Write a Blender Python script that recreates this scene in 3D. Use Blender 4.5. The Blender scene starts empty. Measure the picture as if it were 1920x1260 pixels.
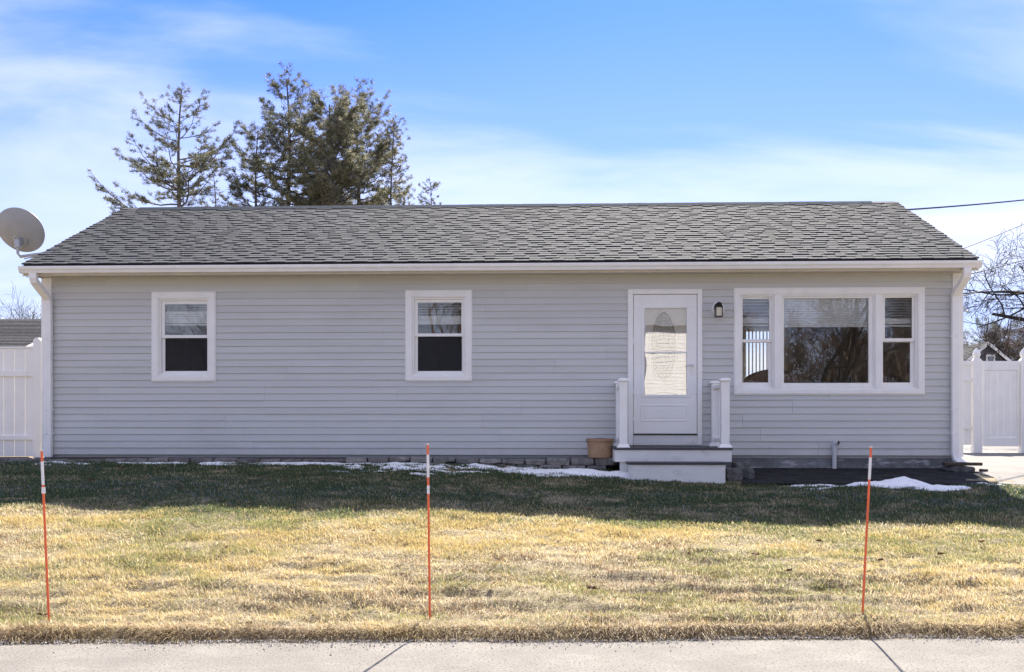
import bpy, bmesh, math, random
import numpy as np
from mathutils import Vector, Matrix
random.seed(7); rng = np.random.default_rng(7)
scene = bpy.context.scene
COL = scene.collection
R = math.radians

# ------------------------------------------------------------------ camera
D, CZ, YAW, F, HY = 15.2, 1.45, 0.0418, 2019.0, 792.0
cam_d = bpy.data.cameras.new('camera'); cam = bpy.data.objects.new('camera', cam_d); COL.objects.link(cam)
cam.location = (0, -D, CZ); cam.rotation_euler = (R(90), 0, YAW)
cam_d.sensor_width = 36; cam_d.lens = F / 1920 * 36
cam_d.shift_y = (HY - 630) / 1920; cam_d.clip_start = .1; cam_d.clip_end = 2000
scene.camera = cam
# ------------------------------------------------------------------ light
AZ, EL = R(8.3), R(39.3)            # sun behind the house, a little to the right
sunv = Vector((math.sin(AZ)*math.cos(EL), math.cos(AZ)*math.cos(EL), math.sin(EL)))
sd = bpy.data.lights.new('sun', 'SUN'); sd.energy = 3.1; sd.angle = R(.55); sd.color = (1, .93, .82)
so = bpy.data.objects.new('sun', sd); COL.objects.link(so)
so.rotation_euler = (-sunv).to_track_quat('-Z', 'Y').to_euler(); so.location = sunv*60
scene.view_settings.view_transform = 'Standard'; scene.view_settings.look = 'None'
scene.view_settings.exposure = 2.02; scene.view_settings.gamma = 1; scene.view_settings.use_curve_mapping = False

world = bpy.data.worlds.new('World'); scene.world = world; world.use_nodes = True
nt = world.node_tree; nt.nodes.clear()
def N(t, typ, **kw):
    n = t.nodes.new(typ)
    for k, v in kw.items():
        if k.startswith('i_'): n.inputs[k[2:].replace('_', ' ')].default_value = v
        else: setattr(n, k, v)
    return n
def ramp(t, stops, interp='LINEAR'):
    n = t.nodes.new('ShaderNodeValToRGB'); n.color_ramp.interpolation = interp
    e = n.color_ramp.elements
    while len(e) < len(stops): e.new(.5)
    for k, (p, c) in zip(e, stops):
        k.position = p; k.color = c if len(c) == 4 else (*c, 1)
    return n
sky = N(nt, 'ShaderNodeTexSky', sky_type='NISHITA', sun_disc=False, sun_elevation=EL, sun_rotation=AZ,
        altitude=50, air_density=1.0, dust_density=.25, ozone_density=2.2)
hsv = N(nt, 'ShaderNodeHueSaturation'); hsv.inputs['Saturation'].default_value = 1.12
tn = N(nt, 'ShaderNodeMixRGB', blend_type='MULTIPLY'); tn.inputs['Fac'].default_value = 1; tn.inputs['Color2'].default_value = (.31, .385, .76, 1)
nt.links.new(sky.outputs[0], tn.inputs['Color1']); nt.links.new(tn.outputs[0], hsv.inputs['Color'])
geo = N(nt, 'ShaderNodeTexCoord')
sep = N(nt, 'ShaderNodeSeparateXYZ'); nt.links.new(geo.outputs['Generated'], sep.inputs[0])
den = N(nt, 'ShaderNodeMath', operation='ADD'); den.inputs[1].default_value = .16; nt.links.new(sep.outputs['Z'], den.inputs[0])
dmx = N(nt, 'ShaderNodeMath', operation='MAXIMUM'); dmx.inputs[1].default_value = .05; nt.links.new(den.outputs[0], dmx.inputs[0])
cx = N(nt, 'ShaderNodeMath', operation='DIVIDE'); cy = N(nt, 'ShaderNodeMath', operation='DIVIDE')
nt.links.new(sep.outputs['X'], cx.inputs[0]); nt.links.new(dmx.outputs[0], cx.inputs[1])
nt.links.new(sep.outputs['Y'], cy.inputs[0]); nt.links.new(dmx.outputs[0], cy.inputs[1])
cmb = N(nt, 'ShaderNodeCombineXYZ'); nt.links.new(cx.outputs[0], cmb.inputs['X']); nt.links.new(cy.outputs[0], cmb.inputs['Y'])
mp = N(nt, 'ShaderNodeMapping'); mp.inputs['Rotation'].default_value = (0, 0, R(-10)); mp.inputs['Scale'].default_value = (.5, 1.1, 1)
mp.inputs['Location'].default_value = (3.3, 9, 0)
nt.links.new(cmb.outputs[0], mp.inputs['Vector'])
n1 = N(nt, 'ShaderNodeTexNoise'); n1.inputs['Scale'].default_value = .9; n1.inputs['Detail'].default_value = 9
n1.inputs['Roughness'].default_value = .52; n1.inputs['Distortion'].default_value = .7
nt.links.new(mp.outputs[0], n1.inputs['Vector'])
cr = ramp(nt, [(.38, (0, 0, 0)), (.56, (.42, .42, .42)), (.76, (.85, .85, .85))], 'EASE'); nt.links.new(n1.outputs['Fac'], cr.inputs[0])
mixc = N(nt, 'ShaderNodeMixRGB'); mixc.inputs['Color2'].default_value = (4.5, 4.45, 4.4, 1)
hz = ramp(nt, [(0, (.85, .85, .85)), (.10, (.66, .66, .66)), (.22, (.28, .28, .28)), (.40, (.0, .0, .0))], 'EASE'); nt.links.new(sep.outputs['Z'], hz.inputs[0])
mixh = N(nt, 'ShaderNodeMixRGB'); mixh.inputs['Color2'].default_value = (2.85, 3.0, 3.45, 1)      # pale haze towards the horizon, all round
nt.links.new(hz.outputs[0], mixh.inputs['Fac']); nt.links.new(hsv.outputs[0], mixh.inputs['Color1'])
nt.links.new(cr.outputs[0], mixc.inputs['Fac']); nt.links.new(mixh.outputs[0], mixc.inputs['Color1'])
bg = N(nt, 'ShaderNodeBackground'); bg.inputs['Strength'].default_value = .075
nt.links.new(mixc.outputs[0], bg.inputs['Color'])
wo = N(nt, 'ShaderNodeOutputWorld'); nt.links.new(bg.outputs[0], wo.inputs['Surface'])

# ------------------------------------------------------------------ measuring helpers
CS, SN = math.cos(YAW), math.sin(YAW)
def at(px, py, Y):
    """point on the vertical plane y=Y that the photograph shows at (px,py)"""
    a = (px - 960) / F; dy = Y + D
    dx = dy*(a*CS - SN)/(CS + a*SN); fw = -SN*dx + CS*dy
    return dx, CZ + (HY - py)/F*fw
def ax(px, Y=0.0): return at(px, 0, Y)[0]
def az(py, px=960, Y=0.0): return at(px, py, Y)[1]

# ------------------------------------------------------------------ noise (numpy)
def vnoise(x, y, seed=0):
    x = np.asarray(x, float); y = np.asarray(y, float)
    xi = np.floor(x).astype(np.int64); yi = np.floor(y).astype(np.int64); fx = x-xi; fy = y-yi
    def h(a, b):
        n = (a*374761393 + b*668265263 + seed*362437) & 0xffffffff
        n = ((n ^ (n >> 13))*1274126177) & 0xffffffff
        return ((n ^ (n >> 16)) & 0xffff)/65535.0
    u = fx*fx*(3-2*fx); v = fy*fy*(3-2*fy)
    return (h(xi, yi)*(1-u)+h(xi+1, yi)*u)*(1-v)+(h(xi, yi+1)*(1-u)+h(xi+1, yi+1)*u)*v
def fbm(x, y, seed=0, o=4):
    s = 0; a = .5; t = 0
    for k in range(o):
        s = s+a*vnoise(x*2**k, y*2**k, seed+k*17); t += a; a *= .5
    return s/t
def sm(a, b, x): 
    t = np.clip((x-a)/(b-a), 0, 1); return t*t*(3-2*t)

def edge_y(x):            # front edge of the lawn along the pavement
    x = np.asarray(x, float)
    return -7.93 + .066*x + ((fbm(x*1.3, x*0+1, 77)-.5)*.12 + (fbm(x*6, x*0+2, 78, 3)-.5)*.10)*(np.abs(x) < 10)
def ground(x, y, fine=True):
    x = np.asarray(x, float); y = np.asarray(y, float)
    u = sm(-2.4, 2.3, x); t = np.maximum(-y, 0)
    z = (.92-.06*t-.0067*t*t)*(1-u) + (.80-.074*t-.0030*t*t)*u
    z = np.where(y > 0, .92*(1-u)+.80*u, z)
    e = edge_y(x); dist = y-e                 # >0 inside the lawn
    z = np.where(y < 0, np.maximum(z, .062), z)
    z = np.where(y > -.3, z-.07*sm(-7.25, -7.45, x)*sm(-.3, -.1, y), z)
    w = sm(.0, 1.4, dist)
    if fine:
        b = (fbm(x*1.1, y*1.6, 3)-.5)*.09 + (fbm(x*1.9, y*7.0, 9, 3)-.5)*.115*sm(3.0, .9, dist) + (fbm(x*4, y*5, 13, 2)-.5)*.035
        b = b + (vnoise(x*6, y*7, 5)-.5)*.010
        z = z + b*sm(0, .3, dist)*sm(-.3, -1.2, y)
    z = np.where(dist < .10, z*sm(-.045, .09, dist)-.012*(1-sm(-.06, .06, dist)), z)
    z = np.where(dist < -.15, -.18, z)
    z = np.where(y < edge_y(x)-10.4, -.1, z)
    return z
def ground_hit(px, py):
    """where the photograph's pixel meets the ground"""
    lo = -8.6
    ys = np.linspace(-8.6, 6, 3000)
    a = (px-960)/F; dy = ys+D; dx = dy*(a*CS-SN)/(CS+a*SN); fw = -SN*dx+CS*dy
    z = CZ+(HY-py)/F*fw
    g = ground(dx, ys, False)
    k = np.argmax(z <= g) if False else None
    s = np.sign(z-g); i = np.where(s[:-1] > 0)[0]
    i = [j for j in i if s[j+1] <= 0]
    j = i[0] if i else int(np.argmin(abs(z-g)))
    return float(dx[j]), float(ys[j])

# ------------------------------------------------------------------ mesh helpers
class MB:
    def __init__(s): s.v = []; s.f = []; s.smooth = False
    def add(s, vs, fs):
        o = len(s.v); s.v += [tuple(map(float, p)) for p in vs]; s.f += [tuple(i+o for i in f) for f in fs]; return s
    def box(s, x0, x1, y0, y1, z0, z1):
        return s.add([(x0,y0,z0),(x1,y0,z0),(x1,y1,z0),(x0,y1,z0),(x0,y0,z1),(x1,y0,z1),(x1,y1,z1),(x0,y1,z1)],
                     [(0,3,2,1),(4,5,6,7),(0,1,5,4),(1,2,6,5),(2,3,7,6),(3,0,4,7)])
    def extrude_x(s, prof, x0, x1):           # closed profile of (y,z)
        n = len(prof)
        s.add([(x0, y, z) for y, z in prof]+[(x1, y, z) for y, z in prof],
              [(i, (i+1) % n, (i+1) % n+n, i+n) for i in range(n)]+[tuple(range(n-1, -1, -1)), tuple(range(n, 2*n))]); return s
    def extrude_z(s, prof, z0, z1):
        n = len(prof)
        s.add([(x, y, z0) for x, y in prof]+[(x, y, z1) for x, y in prof],
              [(i, (i+1) % n, (i+1) % n+n, i+n) for i in range(n)]+[tuple(range(n-1, -1, -1)), tuple(range(n, 2*n))]); return s
    def extrude_y(s, prof, y0, y1):
        n = len(prof)
        s.add([(x, y0, z) for x, z in prof]+[(x, y1, z) for x, z in prof],
              [(i, (i+1) % n, (i+1) % n+n, i+n) for i in range(n)]+[tuple(range(n-1, -1, -1)), tuple(range(n, 2*n))]); return s
    def ring(s, x0, x1, z0, z1, l, r, b, t, y0, y1):
        s.box(x0, x1, y0, y1, z1-t, z1); s.box(x0, x1, y0, y1, z0, z0+b)
        s.box(x0, x0+l, y0, y1, z0+b, z1-t); s.box(x1-r, x1, y0, y1, z0+b, z1-t); return s
    def tube(s, pts, rads, n=6, cap=True):
        pts = [Vector(p) for p in pts]
        if not hasattr(rads, '__len__'): rads = [rads]*len(pts)
        rings = []; up = None
        for i, p in enumerate(pts):
            d = (pts[min(i+1, len(pts)-1)]-pts[max(i-1, 0)])
            if d.length < 1e-9: d = Vector((0, 0, 1))
            d.normalize()
            if up is None:
                up = Vector((0, 0, 1)) if abs(d.z) < .9 else Vector((1, 0, 0))
            a = d.cross(up)
            if a.length < 1e-6: a = d.orthogonal()
            a.normalize(); b = a.cross(d).normalized(); up = b
            rings.append([p+(a*math.cos(2*math.pi*k/n)+b*math.sin(2*math.pi*k/n))*rads[i] for k in range(n)])
        vs = [q for r_ in rings for q in r_]
        fs = [(i*n+k, i*n+(k+1) % n, (i+1)*n+(k+1) % n, (i+1)*n+k) for i in range(len(pts)-1) for k in range(n)]
        if cap: fs += [tuple(range(n-1, -1, -1)), tuple((len(pts)-1)*n+k for k in range(n))]
        return s.add(vs, fs)
    def lathe(s, prof, c, n=24):              # prof: (r,z)
        vs = []; 
        for r_, z in prof:
            for k in range(n): vs.append((c[0]+r_*math.cos(2*math.pi*k/n), c[1]+r_*math.sin(2*math.pi*k/n), c[2]+z))
        m = len(prof)
        fs = [(i*n+k, i*n+(k+1) % n, (i+1)*n+(k+1) % n, (i+1)*n+k) for i in range(m-1) for k in range(n)]
        fs += [tuple(range(n-1, -1, -1)), tuple((m-1)*n+k for k in range(n))]
        return s.add(vs, fs)
    def xf(s, M):
        s.v = [tuple(M @ Vector(p)) for p in s.v]; return s

WOFF = {}
def tag(o, label=None, cat=None, group=None, kind=None):
    if label: o['label'] = label
    if cat: o['category'] = cat
    if group: o['group'] = group
    if kind: o['kind'] = kind
    return o
def thing(name, loc, label, cat, group=None):
    o = bpy.data.objects.new(name, None); COL.objects.link(o); o.location = loc; o.empty_display_size = .2
    WOFF[o.name] = Vector(loc); return tag(o, label, cat, group)
def obj(name, mb, mat, parent=None, bevel=0, smooth=False, origin=None, seg=1):
    off = WOFF[parent.name] if parent else Vector((0, 0, 0))
    org = Vector(origin) if origin is not None else off
    me = bpy.data.meshes.new(name)
    me.from_pydata([(x-org.x, y-org.y, z-org.z) for x, y, z in mb.v], [], mb.f); me.update()
    if mat: me.materials.append(mat)
    o = bpy.data.objects.new(name, me); COL.objects.link(o)
    if parent: o.parent = parent
    o.location = org-off; WOFF[o.name] = org
    if bevel:
        b = o.modifiers.new('edge', 'BEVEL'); b.width = bevel; b.segments = seg; b.limit_method = 'ANGLE'; b.angle_limit = R(40)
    if smooth:
        for p in me.polygons: p.use_smooth = True
        if smooth == 'auto':
            for p in me.polygons: p.use_smooth = True
            me.set_sharp_from_angle(angle=R(42))
    return o
def inst(name, src, parent, loc, rot=(0, 0, 0), scale=(1, 1, 1)):
    o = bpy.data.objects.new(name, src.data if hasattr(src, 'data') else src); COL.objects.link(o)
    if parent: o.parent = parent; o.location = Vector(loc)-WOFF[parent.name]
    else: o.location = loc
    o.rotation_euler = rot; o.scale = scale; WOFF[o.name] = Vector(loc); return o
def np_mesh(name, V, Fa, mat, n=3, attr=None, smooth=False):
    me = bpy.data.meshes.new(name); V = np.ascontiguousarray(V, np.float32); Fa = np.ascontiguousarray(Fa, np.int32)
    me.vertices.add(len(V)); me.vertices.foreach_set('co', V.ravel())
    me.loops.add(Fa.size); me.loops.foreach_set('vertex_index', Fa.ravel())
    me.polygons.add(len(Fa)); me.polygons.foreach_set('loop_start', np.arange(0, Fa.size, n, dtype=np.int32))
    if smooth: me.polygons.foreach_set('use_smooth', np.ones(len(Fa), bool))
    me.update(); me.validate()
    if attr is not None:
        a = me.color_attributes.new('tint', 'FLOAT_COLOR', 'POINT')
        c = np.ones((len(V), 4), np.float32); c[:, :3] = attr; a.data.foreach_set('color', c.ravel())
    me.materials.append(mat); o = bpy.data.objects.new(name, me); COL.objects.link(o); WOFF[o.name] = Vector((0, 0, 0)); return o

# ------------------------------------------------------------------ materials
def mat(name, c, rough=.6, var=.08, vscale=6, bump=0, bscale=60, c2=None, stretch=(1, 1, 1), metal=0, objvar=0, spec=.4, coord='Object',
        island=0, speck=None, stain=None):
    m = bpy.data.materials.new(name); m.use_nodes = True; t = m.node_tree; t.nodes.clear()
    out = N(t, 'ShaderNodeOutputMaterial'); b = N(t, 'ShaderNodeBsdfPrincipled'); t.links.new(b.outputs[0], out.inputs[0])
    b.inputs['Roughness'].default_value = rough; b.inputs['Metallic'].default_value = metal; b.inputs['Specular IOR Level'].default_value = spec
    tc = N(t, 'ShaderNodeTexCoord'); mp = N(t, 'ShaderNodeMapping'); mp.inputs['Scale'].default_value = stretch
    t.links.new(tc.outputs[coord], mp.inputs[0])
    no = N(t, 'ShaderNodeTexNoise'); no.inputs['Scale'].default_value = vscale; no.inputs['Detail'].default_value = 6; no.inputs['Roughness'].default_value = .62
    t.links.new(mp.outputs[0], no.inputs['Vector'])
    c2 = c2 or tuple(min(1, k*(1+var*2)) for k in c); c1 = c if c2 is None else c
    c1 = tuple(k*(1-var) for k in c)
    rp = ramp(t, [(.3, c1), (.7, c2)]); t.links.new(no.outputs['Fac'], rp.inputs[0])
    last = rp.outputs[0]
    if objvar or island:
        oi = N(t, 'ShaderNodeObjectInfo'); add = N(t, 'ShaderNodeMath', operation='ADD')
        t.links.new(oi.outputs['Random'], add.inputs[0]); gi = N(t, 'ShaderNodeNewGeometry')
        if island: t.links.new(gi.outputs['Random Per Island'], add.inputs[1])
        else: add.inputs[1].default_value = 0
        fr = N(t, 'ShaderNodeMath', operation='FRACT'); t.links.new(add.outputs[0], fr.inputs[0])
        mr = N(t, 'ShaderNodeMapRange'); v = objvar or island
        mr.inputs['To Min'].default_value = 1-v; mr.inputs['To Max'].default_value = 1+v; t.links.new(fr.outputs[0], mr.inputs['Value'])
        mu = N(t, 'ShaderNodeVectorMath', operation='SCALE'); t.links.new(last, mu.inputs[0]); t.links.new(mr.outputs[0], mu.inputs['Scale']); last = mu.outputs[0]
    if speck:
        sc, col, lo, hi = speck
        n3 = N(t, 'ShaderNodeTexNoise'); n3.inputs['Scale'].default_value = sc; n3.inputs['Detail'].default_value = 2
        t.links.new(tc.outputs[coord], n3.inputs['Vector'])
        r3 = ramp(t, [(lo, (0, 0, 0)), (hi, (1, 1, 1))]); t.links.new(n3.outputs['Fac'], r3.inputs[0])
        mx = N(t, 'ShaderNodeMixRGB'); mx.inputs['Color2'].default_value = (*col, 1); t.links.new(r3.outputs[0], mx.inputs['Fac']); t.links.new(last, mx.inputs['Color1']); last = mx.outputs[0]
    if stain:
        sc, col, lo, hi, stv = stain
        m4 = N(t, 'ShaderNodeMapping'); m4.inputs['Scale'].default_value = stv; t.links.new(tc.outputs[coord], m4.inputs[0])
        n3 = N(t, 'ShaderNodeTexNoise'); n3.inputs['Scale'].default_value = sc; n3.inputs['Detail'].default_value = 7; n3.inputs['Roughness'].default_value = .65
        t.links.new(m4.outputs[0], n3.inputs['Vector'])
        r3 = ramp(t, [(lo, (0, 0, 0)), (hi, (1, 1, 1))]); t.links.new(n3.outputs['Fac'], r3.inputs[0])
        mx = N(t, 'ShaderNodeMixRGB'); mx.inputs['Color2'].default_value = (*col, 1); t.links.new(r3.outputs[0], mx.inputs['Fac']); t.links.new(last, mx.inputs['Color1']); last = mx.outputs[0]
    t.links.new(last, b.inputs['Base Color'])
    if bump:
        n2 = N(t, 'ShaderNodeTexNoise'); n2.inputs['Scale'].default_value = bscale; n2.inputs['Detail'].default_value = 5
        t.links.new(mp.outputs[0], n2.inputs['Vector'])
        bp = N(t, 'ShaderNodeBump'); bp.inputs['Strength'].default_value = bump; bp.inputs['Distance'].default_value = .01
        t.links.new(n2.outputs['Fac'], bp.inputs['Height']); t.links.new(bp.outputs[0], b.inputs['Normal'])
    return m
def leaf_mat(name, rough=.6, trans=.35, use_attr=True, c=(.1, .1, .05)):
    m = bpy.data.materials.new(name); m.use_nodes = True; t = m.node_tree; t.nodes.clear()
    out = N(t, 'ShaderNodeOutputMaterial'); d = N(t, 'ShaderNodeBsdfPrincipled'); d.inputs['Roughness'].default_value = rough; d.inputs['Specular IOR Level'].default_value = .25
    tr = N(t, 'ShaderNodeBsdfTranslucent'); mx = N(t, 'ShaderNodeMixShader'); mx.inputs[0].default_value = trans
    t.links.new(d.outputs[0], mx.inputs[1]); t.links.new(tr.outputs[0], mx.inputs[2]); t.links.new(mx.outputs[0], out.inputs[0])
    if use_attr:
        a = N(t, 'ShaderNodeVertexColor', layer_name='tint'); t.links.new(a.outputs[0], d.inputs['Base Color']); t.links.new(a.outputs[0], tr.inputs['Color'])
    else:
        d.inputs['Base Color'].default_value = (*c, 1); tr.inputs['Color'].default_value = (*c, 1)
    return m
def glass(name, ior=1.7, tint=(.92, .95, .94), rough=.0, wave=0):
    m = bpy.data.materials.new(name); m.use_nodes = True; t = m.node_tree; t.nodes.clear()
    out = N(t, 'ShaderNodeOutputMaterial'); tr = N(t, 'ShaderNodeBsdfTransparent'); tr.inputs[0].default_value = (*tint, 1)
    g = N(t, 'ShaderNodeBsdfGlossy'); g.inputs['Roughness'].default_value = rough; g.inputs['Color'].default_value = (1, 1, 1, 1)
    fr = N(t, 'ShaderNodeFresnel'); fr.inputs['IOR'].default_value = ior
    mx = N(t, 'ShaderNodeMixShader'); t.links.new(fr.outputs[0], mx.inputs[0]); t.links.new(tr.outputs[0], mx.inputs[1]); t.links.new(g.outputs[0], mx.inputs[2])
    t.links.new(mx.outputs[0], out.inputs[0])
    if wave:
        tc = N(t, 'ShaderNodeTexCoord'); no = N(t, 'ShaderNodeTexNoise'); no.inputs['Scale'].default_value = 2.2; t.links.new(tc.outputs['Object'], no.inputs['Vector'])
        no.inputs['Detail'].default_value = 1
        bp = N(t, 'ShaderNodeBump'); bp.inputs['Strength'].default_value = wave; bp.inputs['Distance'].default_value = .02
        t.links.new(no.outputs['Fac'], bp.inputs['Height']); t.links.new(bp.outputs[0], g.inputs['Normal'])
    return m
M = {}
M['siding'] = mat('vinyl_siding', (.605, .60, .565), .5, .03, 1.6, .16, 24, stretch=(.25, 1, 9), objvar=.03, spec=.3, stain=(1.1, (.52, .51, .47), .52, .9, (.5, 1, 1.6)))
_t = M['siding'].node_tree; _b = [n for n in _t.nodes if n.type == 'BSDF_PRINCIPLED'][0]; _src = _b.inputs['Base Color'].links[0].from_socket
_tc = N(_t, 'ShaderNodeTexCoord'); _sp = N(_t, 'ShaderNodeSeparateXYZ'); _t.links.new(_tc.outputs['Object'], _sp.inputs[0])
_n = N(_t, 'ShaderNodeTexNoise'); _n.inputs['Scale'].default_value = 7; _n.inputs['Detail'].default_value = 6; _t.links.new(_tc.outputs['Object'], _n.inputs['Vector'])
_m = N(_t, 'ShaderNodeMath', operation='MULTIPLY_ADD'); _m.inputs[1].default_value = -1.6; _m.inputs[2].default_value = .62; _t.links.new(_sp.outputs['Z'], _m.inputs[0])
_a = N(_t, 'ShaderNodeMath', operation='MULTIPLY'); _a.use_clamp = True; _t.links.new(_m.outputs[0], _a.inputs[0]); _t.links.new(_n.outputs['Fac'], _a.inputs[1])
_x = N(_t, 'ShaderNodeMixRGB'); _x.inputs['Color2'].default_value = (.27, .25, .22, 1); _t.links.new(_a.outputs[0], _x.inputs['Fac']); _t.links.new(_src, _x.inputs['Color1']); _t.links.new(_x.outputs[0], _b.inputs['Base Color'])   # splashed soil on the lowest courses
M['white'] = mat('white_vinyl', (.92, .895, .84), .42, .03, 3, .05, 40, stain=(2.2, (.78, .75, .68), .54, .85, (1.4, 1.4, .4)))
M['trim'] = mat('white_aluminium', (.90, .875, .83), .4, .04, 3)
M['cream'] = mat('cream_soffit', (.62, .57, .49), .6, .06, 4)
M['doorw'] = mat('door_paint', (.90, .88, .83), .38, .03, 2)
M['steel'] = mat('brushed_steel', (.6, .6, .6), .3, .05, 8, metal=.8)
M['shingle'] = mat('asphalt_shingle', (.044, .050, .061), .88, .2, 9, .6, 130, c2=(.082, .088, .099), island=.16, spec=.15, speck=(260, (.20, .20, .195), .60, .72), stain=(.9, (.040, .043, .046), .55, .8, (1.6, .5, .5)))
M['butt'] = mat('shingle_edge', (.034, .035, .039), .9, .2, 40)
M['roofdark'] = mat('roof_underlay', (.05, .05, .055), .8, .15, 6)
M['ridge'] = mat('ridge_cap', (.045, .055, .07), .95, .2, 8, .4, 100, spec=.03)
M['conc'] = mat('pavement_concrete', (.225, .205, .175), .92, .14, 2.5, .7, 110, c2=(.29, .265, .23), speck=(62, (.085, .075, .065), .565, .66), stain=(1.3, (.185, .17, .15), .5, .78, (.6, 1.8, 1)))
M['found'] = mat('foundation_block', (.165, .165, .16), .88, .25, 5, .6, 60, objvar=.18, spec=.15, stain=(2.6, (.46, .45, .43), .55, .66, (1, 1, 4.0)))
M['asph'] = mat('old_asphalt', (.024, .024, .024), .95, .4, 5, .9, 60, spec=.1, speck=(70, (.13, .13, .125), .62, .72), stain=(2.0, (.12, .115, .105), .62, .8, (1, 2.5, 1)))
M['drive'] = mat('pale_driveway', (.21, .195, .175), .9, .15, 2, .4, 100, speck=(90, (.2, .18, .16), .62, .7))
M['road'] = mat('road_asphalt', (.30, .28, .25), .9, .15, 2, .4, 100)
M['soil'] = mat('lawn_soil', (.23, .18, .10), .95, .35, 7, .8, 40, c2=(.36, .29, .17))
M['mulch'] = mat('bed_mulch', (.05, .04, .032), .95, .4, 18, .9, 50)
M['stone'] = mat('edging_stone', (.16, .15, .135), .9, .3, 12, .9, 35, objvar=.3, c2=(.27, .25, .225))
M['block'] = mat('retaining_block', (.085, .082, .076), .92, .35, 10, .9, 30, objvar=.2)
M['snow'] = mat('old_snow', (.97, .955, .92), .6, .04, 14, .5, 40, speck=(38, (.50, .49, .47), .62, .72))
M['pot'] = mat('clay_pot', (.36, .225, .125), .75, .12, 9, .2, 40, stain=(9, (.06, .045, .03), .60, .66, (1, 1, 1.6)))
M['deck'] = mat('composite_deck', (.055, .055, .06), .6, .15, 8, .3, 40, stretch=(.3, 4, 4))
M['riser'] = mat('painted_riser', (.74, .72, .67), .5, .05, 4, .1, 30, stain=(4, (.50, .48, .43), .56, .80, (1, 1, 1.6)))
M['orange'] = mat('stake_orange', (.85, .155, .055), .45, .08, 10)
M['stkwhite'] = mat('stake_reflector', (.82, .80, .77), .35, .04, 20)
M['black'] = mat('black_metal', (.012, .012, .013), .4, .2, 10)
M['ivory'] = mat('lamp_panel', (.62, .56, .40), .25, .1, 30)
M['pvc'] = mat('grey_pvc', (.58, .58, .58), .4, .06, 6)
M['dish'] = mat('dish_grey', (.36, .36, .36), .5, .06, 5)
M['galv'] = mat('galvanised', (.42, .43, .44), .45, .1, 20, metal=.5)
M['wood'] = mat('weathered_wood', (.075, .058, .042), .85, .3, 9, .6, 40, stretch=(1, 6, 6))
M['bark'] = mat('pine_bark', (.115, .10, .088), .9, .3, 9, .7, 20)
M['bark2'] = mat('grey_bark', (.020, .018, .017), .9, .3, 9, .6, 20)
M['bark3'] = mat('brown_bark', (.115, .085, .065), .9, .3, 9, .6, 20)
M['needle'] = leaf_mat('pine_needles', .55, .45)
M['grass'] = leaf_mat('grass_blades', .6, .48)
M['deadleaf'] = mat('dead_leaf', (.13, .065, .035), .7, .3, 30)
M['paper'] = mat('paper', (.8, .82, .85), .6, .05, 10)
M['glass'] = glass('window_glass', 1.8, (.97, .975, .97))
M['sglass'] = glass('storm_glass', 2.15, (.98, .98, .98), wave=.04)
m = bpy.data.materials.new('insect_screen'); m.use_nodes = True; t = m.node_tree; t.nodes.clear(); M['screen'] = m
_o = N(t, 'ShaderNodeOutputMaterial'); _a = N(t, 'ShaderNodeBsdfTransparent'); _b = N(t, 'ShaderNodeBsdfDiffuse'); _b.inputs[0].default_value = (.04, .038, .038, 1)
_x = N(t, 'ShaderNodeMixShader'); _x.inputs[0].default_value = .55; t.links.new(_a.outputs[0], _x.inputs[1]); t.links.new(_b.outputs[0], _x.inputs[2]); t.links.new(_x.outputs[0], _o.inputs[0])
M['blind'] = mat('blind_vinyl', (.84, .85, .83), .5, .03, 5)
M['room'] = mat('interior_wall', (.34, .33, .31), .8, .05, 2)
M['floorin'] = mat('interior_floor', (.12, .08, .05), .5, .2, 6)
M['brown'] = mat('brown_leather', (.13, .065, .04), .45, .25, 20, .4, 30)
M['darkf'] = mat('dark_fabric', (.035, .033, .035), .8, .2, 20)
M['lead'] = mat('leaded_glass', (.10, .10, .10), .3, .35, 40, .8, 60, c2=(.34, .34, .34))
M['came'] = mat('lead_came', (.06, .06, .062), .4, .1, 20)
M['nsh'] = mat('neighbour_shingle', (.045, .045, .05), .9, .3, 10, .4, 60, island=.35, spec=.1, c2=(.09, .088, .09))
M['nwall'] = mat('neighbour_wall', (.10, .10, .11), .8, .15, 9, island=.2)
M['nwhite'] = mat('neighbour_white', (.80, .79, .76), .6, .04, 4)
M['paleroof'] = mat('pale_roof', (.24, .24, .25), .9, .1, 5)
M['grit'] = mat('road_grit', (.40, .37, .32), .95, .3, 30, island=.5)
M['wire'] = mat('wire_black', (.02, .02, .022), .5, .1, 5)

# ------------------------------------------------------------------ ground
xs = np.unique(np.concatenate([-np.geomspace(10.5, 400, 26)[::-1], np.arange(-10.4, 10.41, .065), np.geomspace(10.5, 400, 26)]))
ys = np.unique(np.concatenate([-np.geomspace(9.2, 300, 24)[::-1], np.arange(-9.0, .3, .055), np.geomspace(.35, 500, 34)]))
X, Y = np.meshgrid(xs, ys); Z = ground(X, Y)
# small drop just under the slabs and hard strips keeps sheets apart
V = np.stack([X.ravel(), Y.ravel(), Z.ravel()], 1); nx = len(xs); ny = len(ys)
i, j = np.meshgrid(np.arange(nx-1), np.arange(ny-1)); a = (j*nx+i).ravel()
g = np_mesh('lawn_ground', V, np.stack([a, a+1, a+nx+1, a+nx], 1), M['soil'], 4, smooth=True)
tag(g, 'dry winter lawn ground sloping down from the house to the road', kind='structure')

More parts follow.
